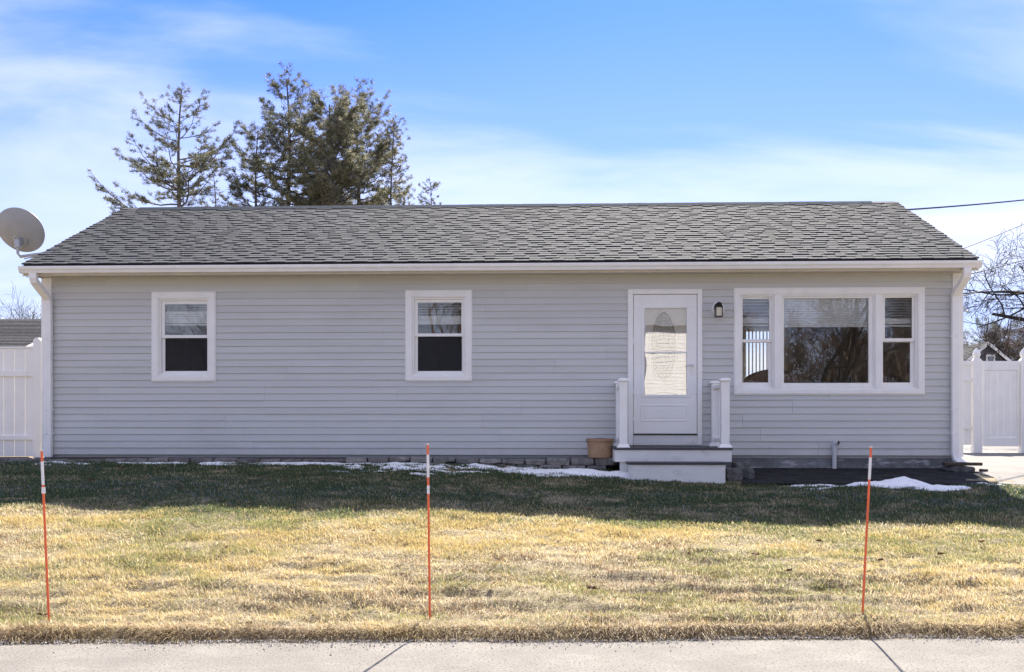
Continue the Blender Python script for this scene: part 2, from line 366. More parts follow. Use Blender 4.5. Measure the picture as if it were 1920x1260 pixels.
def gp(px, py, z=0.0):      # pixel on a level plane
    k = (py-HY)/F; fw = (CZ-z)/k; rt = (px-960)/F*fw
    return (CS*rt-SN*fw, -D+SN*rt+CS*fw)
xs_ = np.concatenate([-np.geomspace(7, 90, 14)[::-1], np.arange(-6.9, 6.95, .07), np.geomspace(7, 90, 14)])
mb = MB(); rows_ = []
ed_ = -7.98+.066*xs_+(fbm(xs_*1.9, xs_*0+3, 15)-.5)*.10*(np.abs(xs_) < 8)
for q_ in (0, .02, .25, 1.0): rows_.append([(x_, e_*(1-q_)+(-18+.066*x_)*q_, -.012 if q_ == 0 else .0) for x_, e_ in zip(xs_, ed_)])
rows_ = [[(x_, y_, -.14) for x_, y_, z_ in rows_[0]]]+rows_+[[(x_, y_, -.14) for x_, y_, z_ in rows_[-1]]]
nq = len(xs_)
mb.add([p for r_ in rows_ for p in r_], [((r_+1)*nq+k, (r_+1)*nq+k+1, r_*nq+k+1, r_*nq+k) for r_ in range(len(rows_)-1) for k in range(nq-1)])
tag(obj('road', mb, M['conc'], smooth='auto'), 'pale worn road surface along the foot of the lawn', kind='structure')
# hard strip in front of the foundation and driveway beside the house
def sheet(name, poly, m, dz, n=40, label=None):
    """flat strip between two x-ranges, following the ground: poly rows (x0,x1,y)"""
    mb = MB(); rows = []
    for x0, x1, y in poly:
        rows.append([(x0+(x1-x0)*k/n, y+.0*k) for k in range(n+1)])
    vs = [(x, y, float(ground(x, y, False))+dz) for r_ in rows for x, y in r_]
    fs = [(r_*(n+1)+k, (r_+1)*(n+1)+k, (r_+1)*(n+1)+k+1, r_*(n+1)+k+1) for r_ in range(len(rows)-1) for k in range(n)]
    mb.add(vs, fs); return tag(obj(name, mb, m, smooth=True), label, kind='structure')
XW0, XW1 = ax(79), ax(1805)
rows = []
for y in np.linspace(-.02, -1.62, 14):
    w = .10*math.sin(y*9)+.06*math.sin(y*23)
    rows.append((2.35+w*.5, XW1+.0, float(y)))
sheet('asphalt_strip', rows, M['asph'], .016, label='dark asphalt strip below the foundation right of the steps')
rows = [(XW1+.02, 30, float(y)) for y in np.linspace(26, -1.0, 24)]+[(XW1-.05, 30, -1.3), (XW1-.15, 30, -1.60), (XW1+.1, 30, -1.72)]
sheet('driveway', rows, M['drive'], .02, label='pale sunlit driveway running back beside the house')
XL1 = ax(1150)
rows = [(XW0-.1, XL1+.25, float(y)) for y in np.linspace(-.02, -.36, 4)]
sheet('garden_bed', rows, M['mulch'], .035, label='narrow bare garden bed along the foot of the house')

# ------------------------------------------------------------------ house
ZB, ZS, ZE, ZR, YR = .990, 3.530, 3.640, 5.125, 3.105     # siding foot, soffit, eave, ridge
XE0, XE1 = -7.49, 5.69
house = thing('ranch_house', (0, 0, .85), 'single storey grey clapboard house with shingled roof and white trim on the lawn', 'house')
OPN = {  # casing outlines
 'w1': (287, 404, 549, 714), 'w2': (762, 884, 546, 713.5), 'd': (1177, 1316, 542.5, 834), 'p': (1377, 1731, 541, 738.5)}
def rect(k):
    a, b, t, u = OPN[k]; m = (a+b)/2
    return ax(a), ax(b), az(u, m), az(t, m)
RECT = {k: rect(k) for k in OPN}
RECT['d'] = (RECT['d'][0], RECT['d'][1], 1.12, RECT['d'][3])
# siding, one course at a time, cut round the openings
CH = .0967
cuts = [(a+.02, b-.02, c+.015, d-.015) for a, b, c, d in RECT.values()]
sx0, sx1 = ax(97), ax(1785)
def course(z0, z1, zb, x0, x1, lift=0):
    """part z0..z1 of the course whose butt is at zb"""
    def yy(z): return -.020+.016*(z-zb)/CH-lift
    ya, yb2 = yy(z0), yy(z1); prof = []
    if z0 == zb: prof = [(.0, z0+.004), (ya+.003, z0-.001), (ya, z0+.002), (yb2, z1+.008), (.0, z1+.008)]
    else: prof = [(.0, z0), (ya, z0), (yb2, z1+.008), (.0, z1+.008)]
    return MB().extrude_x(prof[::-1], x0, x1)
k = 0; zc = ZB; joints = []
rs = random.Random(21)
while zc < ZS-.01:
    zt = min(zc+CH, ZS-.004)
    if k % 2 == 0:
        x = sx0+rs.uniform(.6, 3.3); joints = []
        while x < sx1-.5: joints.append(x); x += rs.choice([3.66, 3.66, 2.4, 1.9])
    spans = [(sx0, sx1, zc, zt)]
    for a, b, c, d in cuts:
        ns = []
        for s0, s1, p, q in spans:
            if b <= s0 or a >= s1 or d <= p or c >= q: ns.append((s0, s1, p, q)); continue
            ns.append((s0, a, p, q)); ns.append((b, s1, p, q))
            if c > p+.004: ns.append((a, b, p, c))
            if d < q-.004: ns.append((a, b, d, q))
        spans = ns
    for s0, s1, p, q in spans:
        e = [s0]+[j for j in joints if s0+.15 < j < s1-.15]+[s1]
        for i_, (e0, e1) in enumerate(zip(e[:-1], e[1:])):
            lap = .003*(i_ % 2)
            obj('siding_plank', course(p, q, zc, e0+(.0008 if i_ else 0), e1-.0008, lap), M['siding'], house)
    zc += CH; k += 1
# wall behind the siding, side and back walls
def wall_boxes(x0, x1, z0, z1, ops, y0, y1):
    mb = MB(); ops = sorted(ops); x = x0
    for a, b, c, d in ops:
        if a > x: mb.box(x, a, y0, y1, z0, z1)
        if c > z0: mb.box(a, b, y0, y1, z0, c)
        if d < z1: mb.box(a, b, y0, y1, d, z1)
        x = b
    mb.box(x, x1, y0, y1, z0, z1); return mb
inset = [(a+.07, b-.07, c+.05, d-.07) for a, b, c, d in RECT.values()]
obj('front_wall', wall_boxes(XW0+.02, XW1-.02, .95, ZS-.003, inset, .004, .13), M['room'], house)
YB = 6.65
sl_x0, sl_x1 = ax(1397, YB), ax(1447, YB)
obj('back_wall', wall_boxes(XW0+.02, XW1-.02, .95, ZS-.003, [(sl_x0, sl_x1+.1, 1.2, az(622, 1420, YB))], YB-.13, YB), M['siding'], house)
for x0, x1 in ((XW0+.02, XW0+.13), (XW1-.13, XW1-.02)):
    mb = MB().box(x0, x1, .135, YB-.135, .95, ZS-.003)
    mb.add([(x, y, z) for x in (x0, x1) for y, z in ((.0, ZS), (YB, ZS), (YR, ZR-.09))], [(0, 2, 1), (3, 4, 5), (0, 1, 4, 3), (1, 2, 5, 4), (2, 0, 3, 5)])
    obj('gable_wall', mb, M['siding'], house)
obj('interior_floor', MB().box(XW0+.14, XW1-.14, .14, YB-.14, 1.05, 1.13), M['floorin'], house)
obj('interior_ceiling', MB().box(XW0+.14, XW1-.14, .14, YB-.14, ZS-.06, ZS-.01), M['room'], house)
for xp in (ax(560), ax(1010), ax(1340)):
    obj('partition_wall', MB().box(xp, xp+.1, .14, 3.4 if xp > 1.5 else YB-.14, 1.135, ZS-.065), M['room'], house)
obj('partition_wall', MB().box(XW0+.15, ax(1340)-.01, 3.3, 3.4, 1.135, ZS-.065), M['room'], house)
obj('partition_wall', MB().box(ax(1475, 5.0), XW1-.15, 4.9, 5.0, 1.135, ZS-.065), M['room'], house)
# foundation of concrete blocks
x = XW0+.03
zf0 = .55
while x < XW1-.06:
    w = min(.395, XW1-.03-x)
    obj('foundation_block', MB().box(x, x+w-.006, .015+random.uniform(0, .003), .2, zf0, ZB-.012), M['found'], house, bevel=.004)
    x += .40
obj('foundation_mortar', MB().box(XW0+.04, XW1-.04, .022, .19, zf0-.02, ZB-.02), M['found'], house)
# corner boards
for a, b in ((79, 98), (1785, 1805)):
    mb = MB().box(ax(a), ax(b), -.028, .0, ZB-.02, ZS-.004)
    xo = ax(a) if a < 900 else ax(b)
    mb.box(min(xo, xo+(.02 if a < 900 else -.02)), max(xo, xo+(.02 if a < 900 else -.02)), .002, .10, ZB-.02, ZS-.004)
    obj('corner_board', mb, M['white'], house, bevel=.003)
# soffit with vent grooves, fascia, gutter
yF = -.335
obj('soffit', MB().box(XE0+.03, XE1-.03, yF, -.0005, ZS, ZS+.012), M['cream'], house)
mb = MB(); x = XE0+.10
while x < XE1-.1:
    mb.box(x, x+.018, yF+.015, -.03, ZS-.004, ZS); x += .10
obj('soffit_rib', mb, M['cream'], house)['kind'] = 'stuff'
obj('fascia', MB().box(XE0, XE1, yF-.018, yF, ZS-.018, ZE-.02), M['cream'], house)
yG = -.47
prof = [(yF-.02, ZE-.012), (yF-.02, ZS+.012), (yG+.035, ZS+.010), (yG+.022, ZS+.045), (yG+.006, ZS+.062), (yG, ZE-.022), (yG, ZE-.008), (yG+.008, ZE-.008), (yG+.010, ZE-.024), (yG+.018, ZS+.06), (yG+.032, ZS+.035), (yG+.042, ZS+.02), (yF-.026, ZS+.02), (yF-.026, ZE-.012)]
gut = obj('gutter', MB().extrude_x(prof[::-1], XE0-.03, XE1+.03), M['trim'], house)
mb = MB()
for xx in (XE0-.03, XE1+.026):
    mb.extrude_x([(yF-.021, ZE-.010), (yG-.001, ZE-.008), (yG+.004, ZS+.062), (yG+.02, ZS+.045), (yG+.034, ZS+.009), (yF-.021, ZS+.009)], xx, xx+.004)
obj('end_cap', mb, M['trim'], gut)
# downspouts: rectangular pipe swept along a path
def sweep_rect(pts, w, d):
    mb = MB(); pts = [Vector(p) for p in pts]; vs = []
    for i, p in enumerate(pts):
        t = (pts[min(i+1, len(pts)-1)]-pts[max(i-1, 0)]).normalized()
        xa = Vector((1, 0, 0)); xa = (xa-t*xa.dot(t)).normalized(); ya = t.cross(xa)
        for sx, sy in ((-1, -1), (1, -1), (1, 1), (-1, 1)): vs.append(p+xa*sx*w/2+ya*sy*d/2)
    n = len(pts); fs = [(i*4+k, i*4+(k+1) % 4, i*4+4+(k+1) % 4, i*4+4+k) for i in range(n-1) for k in range(4)]
    fs += [(3, 2, 1, 0), tuple((n-1)*4+k for k in range(4))]
    return mb.add(vs, fs)
def downspout(x_out, x_wall, z_end, kick):
    path = [(x_out, -.40, ZS+.012), (x_out, -.40, ZS-.06), (x_out+(x_wall-x_out)*.08, -.385, ZS-.10), (x_out+(x_wall-x_out)*.3, -.31, ZS-.155),
            (x_out+(x_wall-x_out)*.85, -.135, ZS-.275), (x_wall, -.085, ZS-.32), (x_wall, -.075, ZS-.38), (x_wall, -.075, z_end+.16)]
    if kick: path += [(x_wall+.01, -.085, z_end+.10), (x_wall+.05, -.12, z_end+.04), (x_wall+.10, -.17, z_end)]
    else: path += [(x_wall, -.075, z_end)]
    o = obj('downspout', sweep_rect(path, .105, .075), M['trim'], house, bevel=.010, seg=2)
    for z in (2.63, 1.62, 1.28):
        obj('pipe_strap', MB().box(x_wall-.058, x_wall+.058, -.1165, -.02, z, z+.022), M['trim'], o)
        obj('strap_screw', MB().box(x_wall-.006, x_wall+.006, -.120, -.1165, z+.006, z+.016), M['galv'], o)
    return o
downspout(ax(63, -.4), ax(90.5, -.075), ZB-.04, False)
ds2 = downspout(ax(1813, -.4), ax(1791, -.075), ZB-.14, True)
# roof: solid body, then shingles
sl = math.atan2(ZR-ZE-.02, YR+.385); Ly = -.385; Lz = ZE+.022
RL = math.hypot(YR-Ly, ZR-Lz); sl = math.atan2(ZR-Lz, YR-Ly)
nrm = Vector((0, -math.sin(sl), math.cos(sl)))
yb = 2*YR-Ly
prof = [(Ly, Lz-.008), (Ly+.02, Lz-.035), (YR, ZR-.10), (yb-.02, Lz-.035), (yb, Lz-.008), (YR, ZR-.008)]
roof = obj('roof', MB().extrude_x(prof, XE0, XE1), M['roofdark'], house)
for xx in (XE0-.022, XE1+.002):
    p2 = [(Ly+.03, Lz-.012), (Ly+.03, Lz-.16), (YR, ZR-.155), (yb-.03, Lz-.16), (yb-.03, Lz-.012), (YR, ZR-.012)]
    obj('rake_board', MB().extrude_x(p2, xx, xx+.02), M['white'], house)
EXPO = .132
def shingle_mb(w, th, dep=.22):
    """one tab lying on the slope, butt at the origin, running up +y"""
    mb = MB(); x0, x1 = -w/2+.0015, w/2-.0015
    jx = random.uniform(-.003, .003)
    mb.add([(x0, jx, 0), (x1, -jx, 0), (x1, dep, -.004), (x0, dep, -.004), (x0, jx, th), (x1, -jx, th), (x1, dep, .0015), (x0, dep, .0015)],
           [(0, 3, 2, 1), (4, 5, 6, 7), (0, 1, 5, 4), (1, 2, 6, 5), (2, 3, 7, 6), (3, 0, 4, 7)]); return mb
WID = [.14, .16, .18, .20, .22, .26]; tabs = {}
for w in WID:
    for th in (.0138, .0212):
        me = bpy.data.meshes.new('shingle'); q = shingle_mb(w, th); me.from_pydata(q.v, [], q.f); me.materials.append(M['shingle']); me.materials.append(M['butt']); me.polygons[2].material_index = 1; tabs[w, th] = me
rest = MB(); cnt = 0; nrow = int(RL/EXPO)+1; rr = random.Random(5)
ROTM = Matrix.Rotation(sl, 4, 'X')
for r_ in range(nrow):
    s = r_*EXPO
    if s > RL-.05: break
    x = XE0-.012; first = True
    hi = rr.random() < .5
    sag = [rr.uniform(-.004, .004) for _ in range(3)]
    while x < XE1+.012-.04:
        w = rr.choice(WID) if not first else rr.choice(WID[:4]); first = False
        if x+w > XE1+.012: w = None
        hi = not hi if rr.random() < .96 else hi
        th = .0212 if hi else .0138
        ww = w if w else XE1+.012-x
        off = sag[0]+.005*math.sin(x*1.1+r_*.4)+(.0 if hi else .003)
        p = Vector((x+ww/2, Ly-.012+(s+off)*math.cos(sl), Lz-.002+(s+off)*math.sin(sl)))
        p += nrm*(.0035)
        if w and r_ < 7 and cnt < 300:
            inst('shingle', tabs[w, th], roof, p, (sl, 0, 0)); cnt += 1
        else:
            q = shingle_mb(ww, th); q.xf(Matrix.Translation(p) @ ROTM); rest.add(q.v, q.f)
        x += ww
o = obj('shingle_field', rest, M['shingle'], roof); o['kind'] = 'stuff'; o.data.materials.append(M['butt'])
o.data.polygons.foreach_set('material_index', np.where(np.arange(len(o.data.polygons)) % 6 == 2, 1, 0).astype(np.int32))
# back slope, plain
obj('back_slope', MB().add([(XE0-.01, YR, ZR), (XE1+.01, YR, ZR), (XE1+.01, yb+.01, Lz), (XE0-.01, yb+.01, Lz)], [(0, 1, 2, 3)]), M['shingle'], roof)
# ridge vent with cap pieces
x = ax(262, YR)
xend = ax(1634, YR)
mbv = MB().extrude_x([(YR-.13, ZR-.045), (YR-.13, ZR-.028), (YR, ZR+.030), (YR+.13, ZR-.028), (YR+.13, ZR-.045), (YR, ZR+.008)], x, xend)
obj('ridge_vent', mbv, M['ridge'], roof)
while x < xend-.05:
    w = min(.30, xend-x)
    obj('ridge_cap', MB().extrude_x([(YR-.15, ZR-.040), (YR-.15, ZR-.034), (YR, ZR+.040), (YR+.15, ZR-.034), (YR+.15, ZR-.040), (YR, ZR+.032)], x, x+w-.004).xf(Matrix.Translation((0, 0, random.uniform(-.002, .002)))), M['ridge'], roof)
    x += .30
for xa, xb2 in ((XE0, ax(262, YR)), (xend, XE1)):
    obj('ridge_cap', MB().extrude_x([(YR-.14, ZR-.055), (YR-.14, ZR-.048), (YR, ZR+.014), (YR+.14, ZR-.048), (YR+.14, ZR-.055), (YR, ZR+.006)], xa, xb2-.002), M['shingle'], roof)

# ------------------------------------------------------------------ windows
def slats(win, x0, x1, zt, n_open, z_stack0, z_bot, y, pitch=.036):
    z = zt-.012
    obj('blind_headrail', MB().box(x0, x1, y-.012, y+.03, zt-.02, zt+.02), M['blind'], win)
    z = zt-.05
    sp = (zt-.03-z_stack0)/max(1, n_open)
    src = None
    def slat(z, ang, w=.048):
        nonlocal src
        if src is None:
            src = obj('blind_slat', MB().extrude_x([(-.024, -.0015), (0, .003), (.024, -.0015), (.024, .0005), (0, .005), (-.024, .0005)], x0+.004, x1-.004), M['blind'], None, origin=(0, 0, 0))
            src.parent = win; WOFF[src.name] = Vector((0, 0, 0)); src.location = Vector((0, y+.005, z))-WOFF[win.name]; src.rotation_euler = (ang, 0, 0)
        else:
            o = src.copy(); COL.objects.link(o); o.location = Vector((0, y+.005, z))-WOFF[win.name]; o.rotation_euler = (ang, 0, 0)
    for i in range(n_open): slat(zt-.03-sp*(i+.5), R(12))
    z = z_stack0
    while z > z_bot+.03: slat(z, R(74)); z -= .034
    obj('blind_bottom_rail', MB().box(x0+.004, x1-.004, y-.01, y+.02, z_bot, z_bot+.022), M['blind'], win)
def dh_parts(win, fx0, fx1, fz0, fz1, gu, gl, mid):
    """double hung unit: frame, two sashes, panes; g=(x0,x1,z0,z1)"""
    obj('window_frame', MB().ring(fx0, fx1, fz0, fz1, .022, .022, .02, .022, -.012, .10), M['white'], win, bevel=.003)
    a, b, c, d = gu; e, f, g_, h = gl; zm = mid
    # upper sash (outer), lower sash (inner)
    ix0, ix1 = fx0+.0225, fx1-.0225
    obj('upper_sash', MB().ring(ix0, ix1, zm-.02, fz1-.0225, a-ix0, ix1-b, c-zm+.02, fz1-.0225-d, .018, .046), M['white'], win, bevel=.003)
    obj('lower_sash', MB().ring(ix0, ix1, fz0+.0205, zm+.018, e-ix0, ix1-f, g_-fz0-.0205, zm+.018-h, .050, .078), M['white'], win, bevel=.003)
    obj('upper_pane', MB().box(a-.004, b+.004, .031, .033, c-.004, d+.004), M['glass'], win)
    obj('lower_pane', MB().box(e-.004, f+.004, .063, .065, g_-.004, h+.004), M['glass'], win)
def casing(win, r, t=.085, name='window_casing'):
    a, b, c, d = r
    obj(name, MB().ring(a, b, c, d, t, t, t*.8, t, -.040, .003), M['white'], win, bevel=.004)
    o = MB().ring(a-.012, b+.012, c-.012, d+.012, .0115, .0115, .0115, .0115, -.030, -.002)
    obj('j_channel', o, M['white'], win)
    obj('casing_liner', MB().ring(a+t, b-t, c+t*.8, d-t, .012, .012, .012, .012, -.030, .02), M['white'], win)
def dh_window(key, gu, gl, mid, n_open, stack, bot):
    r = RECT[key]; m = (OPN[key][0]+OPN[key][1])/2
    win = bpy.data.objects.new('window', None); COL.objects.link(win); win.parent = house
    loc = Vector(((r[0]+r[1])/2, 0, r[2])); win.location = loc-WOFF[house.name]; WOFF[win.name] = loc
    casing(win, r, .08)
    G = lambda q: (ax(q[0]), ax(q[1]), az(q[3], m), az(q[2], m))
    dh_parts(win, r[0]+.093, r[1]-.093, r[2]+.077, r[3]-.093, G(gu), G(gl), az(mid, m))
    g2 = G(gl); obj('insect_screen', MB().box(g2[0]-.003, g2[1]+.003, .0475, .0485, g2[2]-.003, g2[3]+.003), M['screen'], win)
    slats(win, r[0]+.12, r[1]-.12, r[3]-.11, n_open, az(stack, m), az(bot, m), .11)
    return win
w1 = dh_window('w1', (308, 387, 570, 628), (308, 387, 634, 695), 631, 4, 584, 609)
w2 = dh_window('w2', (783, 865, 567, 625), (783, 865, 631, 695), 628, 6, 593, 607)
# dark curtain mass and bed edge behind the two small windows
obj('curtain', MB().extrude_z([(ax(330)+.03*k, .30+.02*math.sin(k*1.7)) for k in range(9)]+[(ax(330)+.03*k, .32+.02*math.sin(k*1.7)) for k in range(8, -1, -1)], 1.2, az(615, 345)), M['darkf'], house, smooth='auto')
# picture window: three units under one casing
r = RECT['p']; win = bpy.data.objects.new('picture_window', None); COL.objects.link(win); win.parent = house
loc = Vector(((r[0]+r[1])/2, 0, r[2])); win.location = loc-WOFF[house.name]; WOFF[win.name] = loc
casing(win, r, .075)
zt, zb2 = r[3]-.088, r[2]+.072
for a, b in ((1451, 1464), (1640, 1652)):
    obj('mullion', MB().box(ax(a), ax(b), -.036, .09, zb2, zt), M['white'], win, bevel=.004)
G = lambda q, m: (ax(q[0]), ax(q[1]), az(q[3], m), az(q[2], m))
dh_parts(win, r[0]+.088, ax(1451)-.001, zb2, zt, G((1393, 1443, 560, 636), 1418), G((1391.5, 1442, 642, 717), 1418), az(639, 1418))
dh_parts(win, ax(1652)+.001, r[1]-.088, zb2, zt, G((1660, 1711, 558, 634), 1685), G((1657, 1709, 641, 717), 1685), az(637.5, 1685))
cx0, cx1, cz0, cz1 = G((1470, 1629, 559, 718), 1550)
fx0, fx1 = ax(1464)+.001, ax(1640)-.001
obj('fixed_frame', MB().ring(fx0, fx1, zb2, zt, .02, .02, .03, .02, -.02, .09), M['white'], win, bevel=.003)
obj('fixed_sash', MB().ring(fx0+.0205, fx1-.0205, zb2+.0305, zt-.0205, cx0-fx0-.0205, fx1-.0205-cx1, cz0-zb2-.0305, zt-.0205-cz1, .0, .05), M['white'], win, bevel=.004)
obj('centre_pane', MB().box(cx0-.004, cx1+.004, .028, .031, cz0-.004, cz1+.004), M['glass'], win)
slats(win, ax(1393)-.02, ax(1443)+.02, az(556, 1418), 6, az(597, 1418), az(610, 1418), .115)
slats(win, cx0-.03, cx1+.03, az(556, 1550), 0, az(560, 1550), az(612, 1550), .115)
slats(win, ax(1660)-.02, ax(1711)+.02, az(554, 1685), 8, az(598, 1685), az(611, 1685), .115)

# ------------------------------------------------------------------ entry door
r = RECT['d']; door = bpy.data.objects.new('storm_door', None); COL.objects.link(door); door.parent = house
loc = Vector(((r[0]+r[1])/2, 0, 1.13)); door.location = loc-WOFF[house.name]; WOFF[door.name] = loc
zsill = az(814, 1246)
mb = MB().box(r[0], ax(1187), -.045, .06, 1.13, r[3]).box(ax(1307), r[1], -.045, .06, 1.13, r[3]).box(ax(1187), ax(1307), -.045, .06, az(552, 1246), r[3])
obj('door_casing', mb, M['white'], door, bevel=.006, seg=2)
obj('threshold_board', MB().box(ax(1187)+.001, ax(1307)-.001, -.055, .06, 1.131, zsill-.012), M['riser'], door, bevel=.003)
obj('door_sill', MB().box(ax(1187)+.001, ax(1307)-.001, -.070, .055, zsill-.0115, zsill), M['black'], door)
dx0, dx1, dz0, dz1 = ax(1187.8), ax(1306.2), zsill+.006, az(552.8, 1246)
gx0, gx1, gz0, gz1 = ax(1208), ax(1287), az(740, 1246), az(578, 1246)
obj('door_slab', MB().ring(dx0, dx1, dz0, dz1, gx0-dx0, dx1-gx1, gz0-dz0, dz1-gz1, -.030, .008), M['doorw'], door, bevel=.004)
obj('glass_moulding', MB().ring(ax(1202), ax(1293), az(745, 1246), az(566.5, 1246), gx0-ax(1202), ax(1293)-gx1, .035, .085, -.038, -.0305), M['doorw'], door, bevel=.007, seg=2)
obj('lower_moulding', MB().ring(ax(1201), ax(1289), az(790, 1246), az(759, 1246), .02, .02, .02, .02, -.036, -.0305), M['doorw'], door, bevel=.006, seg=2)
obj('lower_panel', MB().box(ax(1201)+.045, ax(1289)-.045, -.034, -.0305, az(790, 1246)+.045, az(759, 1246)-.045), M['doorw'], door, bevel=.003)
zm = az(661, 1246)
obj('glass_rail', MB().box(gx0, gx1, -.024, .0, zm-.012, zm+.012), M['doorw'], door, bevel=.003)
obj('upper_pane', MB().box(gx0, gx1, -.016, -.013, zm+.0125, gz1), M['sglass'], door)
obj('lower_pane', MB().box(gx0, gx1, -.010, -.007, gz0, zm-.0125), M['sglass'], door)
hx, hz = ax(1299), az(693, 1246)
hd = obj('door_handle', MB().box(hx-.014, hx+.014, -.046, -.0305, hz-.075, hz+.095), M['white'], door, bevel=.006, seg=2)
obj('lever', MB().tube([(hx, -.045, hz+.055), (hx, -.075, hz+.055), (hx-.02, -.082, hz+.055), (hx-.10, -.080, hz+.050)], [.011, .011, .011, .008], 8), M['steel'], hd, smooth='auto')
lk = ax(1311.5); obj('latch_plate', MB().box(lk-.012, lk+.012, -.049, -.0455, az(709, 1246), az(699, 1246)), M['steel'], door, bevel=.002)
for zz in (az(735, 1246), az(785, 1246), az(640, 1246)):
    obj('hinge', MB().box(dx0-.012, dx0+.006, -.052, -.0455, zz-.03, zz+.03), M['trim'], door)
inn = obj('inner_door', MB().box(ax(1187)+.002, ax(1307)-.002, .075, .12, 1.135, r[3]-.07), M['doorw'], house)
ocx, ocz = ax(1245), az(648, 1246); ow, oh = .165, .47
N_ = 40; ell = [(ocx+ow*math.sin(2*math.pi*k/N_), ocz+oh*math.cos(2*math.pi*k/N_)) for k in range(N_)]
obj('oval_glass', MB().extrude_y(ell[::-1], .068, .0745), M['lead'], inn)
mb = MB()
for sc in (1.0, .78, .5):
    pts = [(ocx+(x_-ocx)*sc, .066, ocz+(z_-ocz)*sc) for x_, z_ in ell]; pts.append(pts[0]); mb.tube(pts, .010 if sc == 1 else .005, 5, False)
for a in (-.09, .09): mb.tube([(ocx+a*.2, .066, ocz+oh*.5), (ocx+a, .066, ocz+oh*.82)], .004, 5)
obj('lead_came', mb, M['came'], inn)
obj('oval_trim', (lambda m: m.tube([(ocx+(x_-ocx)*1.15, .068, ocz+(z_-ocz)*1.06) for x_, z_ in ell+ell[:1]], .02, 6, False))(MB()), M['doorw'], inn, smooth=True)

# furniture seen through the glass
def armchair(px0, px1, ptop, Y, m, label):
    x0, x1 = ax(px0, Y), ax(px1, Y); zt = az(ptop, (px0+px1)/2, Y)
    t = thing('armchair', ((x0+x1)/2, Y+.35, 1.13), label, 'armchair')
    n = 14; prof = [(x0, 1.45)]+[(x0+(x1-x0)*k/n, zt-.22+.22*math.sin(math.pi*(.06+.88*k/n))**.55) for k in range(n+1)]+[(x1, 1.45)]
    obj('backrest', MB().extrude_y(prof, Y, Y+.18), m, t, bevel=.03, seg=2)
    obj('seat', MB().box(x0+.02, x1-.02, Y+.19, Y+.75, 1.23, 1.56), m, t, bevel=.04, seg=2)
    for x_ in (x0+.05, x1-.05):
        for y_ in (Y+.08, Y+.68): obj('leg', MB().box(x_-.025, x_+.025, y_-.025, y_+.025, 1.131, 1.229 if y_ > Y+.5 else 1.449), M['wood'], t)
armchair(1398, 1500, 692, .55, M['brown'], 'brown rounded armchair seen through the left pane of the picture window')
armchair(1660, 1700, 702, .6, M['darkf'], 'dark chair seen through the right pane of the picture window')
vb = thing('vertical_blinds', ((sl_x0+sl_x1)/2, YB-.2, 2.9), 'thin vertical blinds hanging before the bright rear glass door', 'blinds')
for k in range(8):
    xx = sl_x0+.03+(sl_x1-sl_x0)*k/7.5
    obj('vane', MB().box(xx-.002, xx+.012, YB-.27, YB-.19, 1.18, az(618, 1420, YB)), M['blind'], vb)
obj('head_track', MB().box(sl_x0-.05, sl_x1+.1, YB-.25, YB-.21, az(618, 1420, YB)+.001, az(618, 1420, YB)+.05), M['blind'], vb)

# ------------------------------------------------------------------ front steps
st = thing('front_steps', ((ax(1262, -1.0)), -.6, .72), 'white two step entry porch with dark treads and short side railings', 'steps')
LX0, LX1, LY = ax(1153, -1.07), ax(1372, -1.07), -1.07
zl = 1.118
for k in range(7):
    y1 = -.03-k*.152; y0 = y1-.148
    obj('deck_board', MB().box(LX0-.012, LX1+.012, max(y0, LY-.02), y1, zl-.026, zl), M['deck'], st, bevel=.004)
zr0 = az(866, 1262, LY)
obj('landing_riser', MB().box(LX0, LX1, LY, LY+.03, zr0, zl-.027), M['riser'], st, bevel=.003)
for x0, x1 in ((LX0, LX0+.03), (LX1-.03, LX1)):
    obj('landing_side', MB().box(x0, x1, LY+.031, -.04, zr0, zl-.027), M['riser'], st)
TX0, TX1, TY = ax(1181, -1.40), ax(1360, -1.40), -1.40
zt1 = az(867, 1262, TY); zt0 = az(899, 1262, TY)
obj('step_tread', MB().box(TX0-.035, TX1+.012, TY-.025, LY-.002, zt1-.028, zt1), M['deck'], st, bevel=.004)
obj('step_riser', MB().box(TX0, TX1, TY, TY+.03, zt0-.05, zt1-.029), M['riser'], st, bevel=.003)
for x0, x1 in ((TX0, TX0+.03), (TX1-.03, TX1)):
    obj('step_side', MB().box(x0, x1, TY+.031, LY+.1, zt0-.05, zt1-.029), M['riser'], st)
for x_ in (LX0+.12, LX1-.12):
    obj('support_post', MB().box(x_-.05, x_+.05, LY+.05, LY+.15, .6, zr0-.001), M['riser'], st)
def post(x, y, h, w=.108):
    p = obj('railing_post', MB().box(x-w/2, x+w/2, y-w/2, y+w/2, zl, zl+h), M['white'], st, bevel=.005)
    obj('post_skirt', MB().add([(x+sx*s, y+sy*s, zl+z) for s, z in ((.085, .001), (.085, .012), (.056, .05)) for sx, sy in ((-1, -1), (1, -1), (1, 1), (-1, 1))],
        [(0, 1, 5, 4), (1, 2, 6, 5), (2, 3, 7, 6), (3, 0, 4, 7), (4, 5, 9, 8), (5, 6, 10, 9), (6, 7, 11, 10), (7, 4, 8, 11)]), M['white'], p)
    q = []
    for s, z in ((.055, h-.002), (.073, h+.006), (.073, h+.022), (.060, h+.034), (.03, h+.045)):
        q += [(x+sx*s, y+sy*s, zl+z) for sx, sy in ((-1, -1), (1, -1), (1, 1), (-1, 1))]
    fs = [(i*4+k, i*4+(k+1) % 4, i*4+4+(k+1) % 4, i*4+4+k) for i in range(4) for k in range(4)]+[(3, 2, 1, 0), (16, 17, 18, 19)]
    obj('post_cap', MB().add(q, fs), M['white'], p)
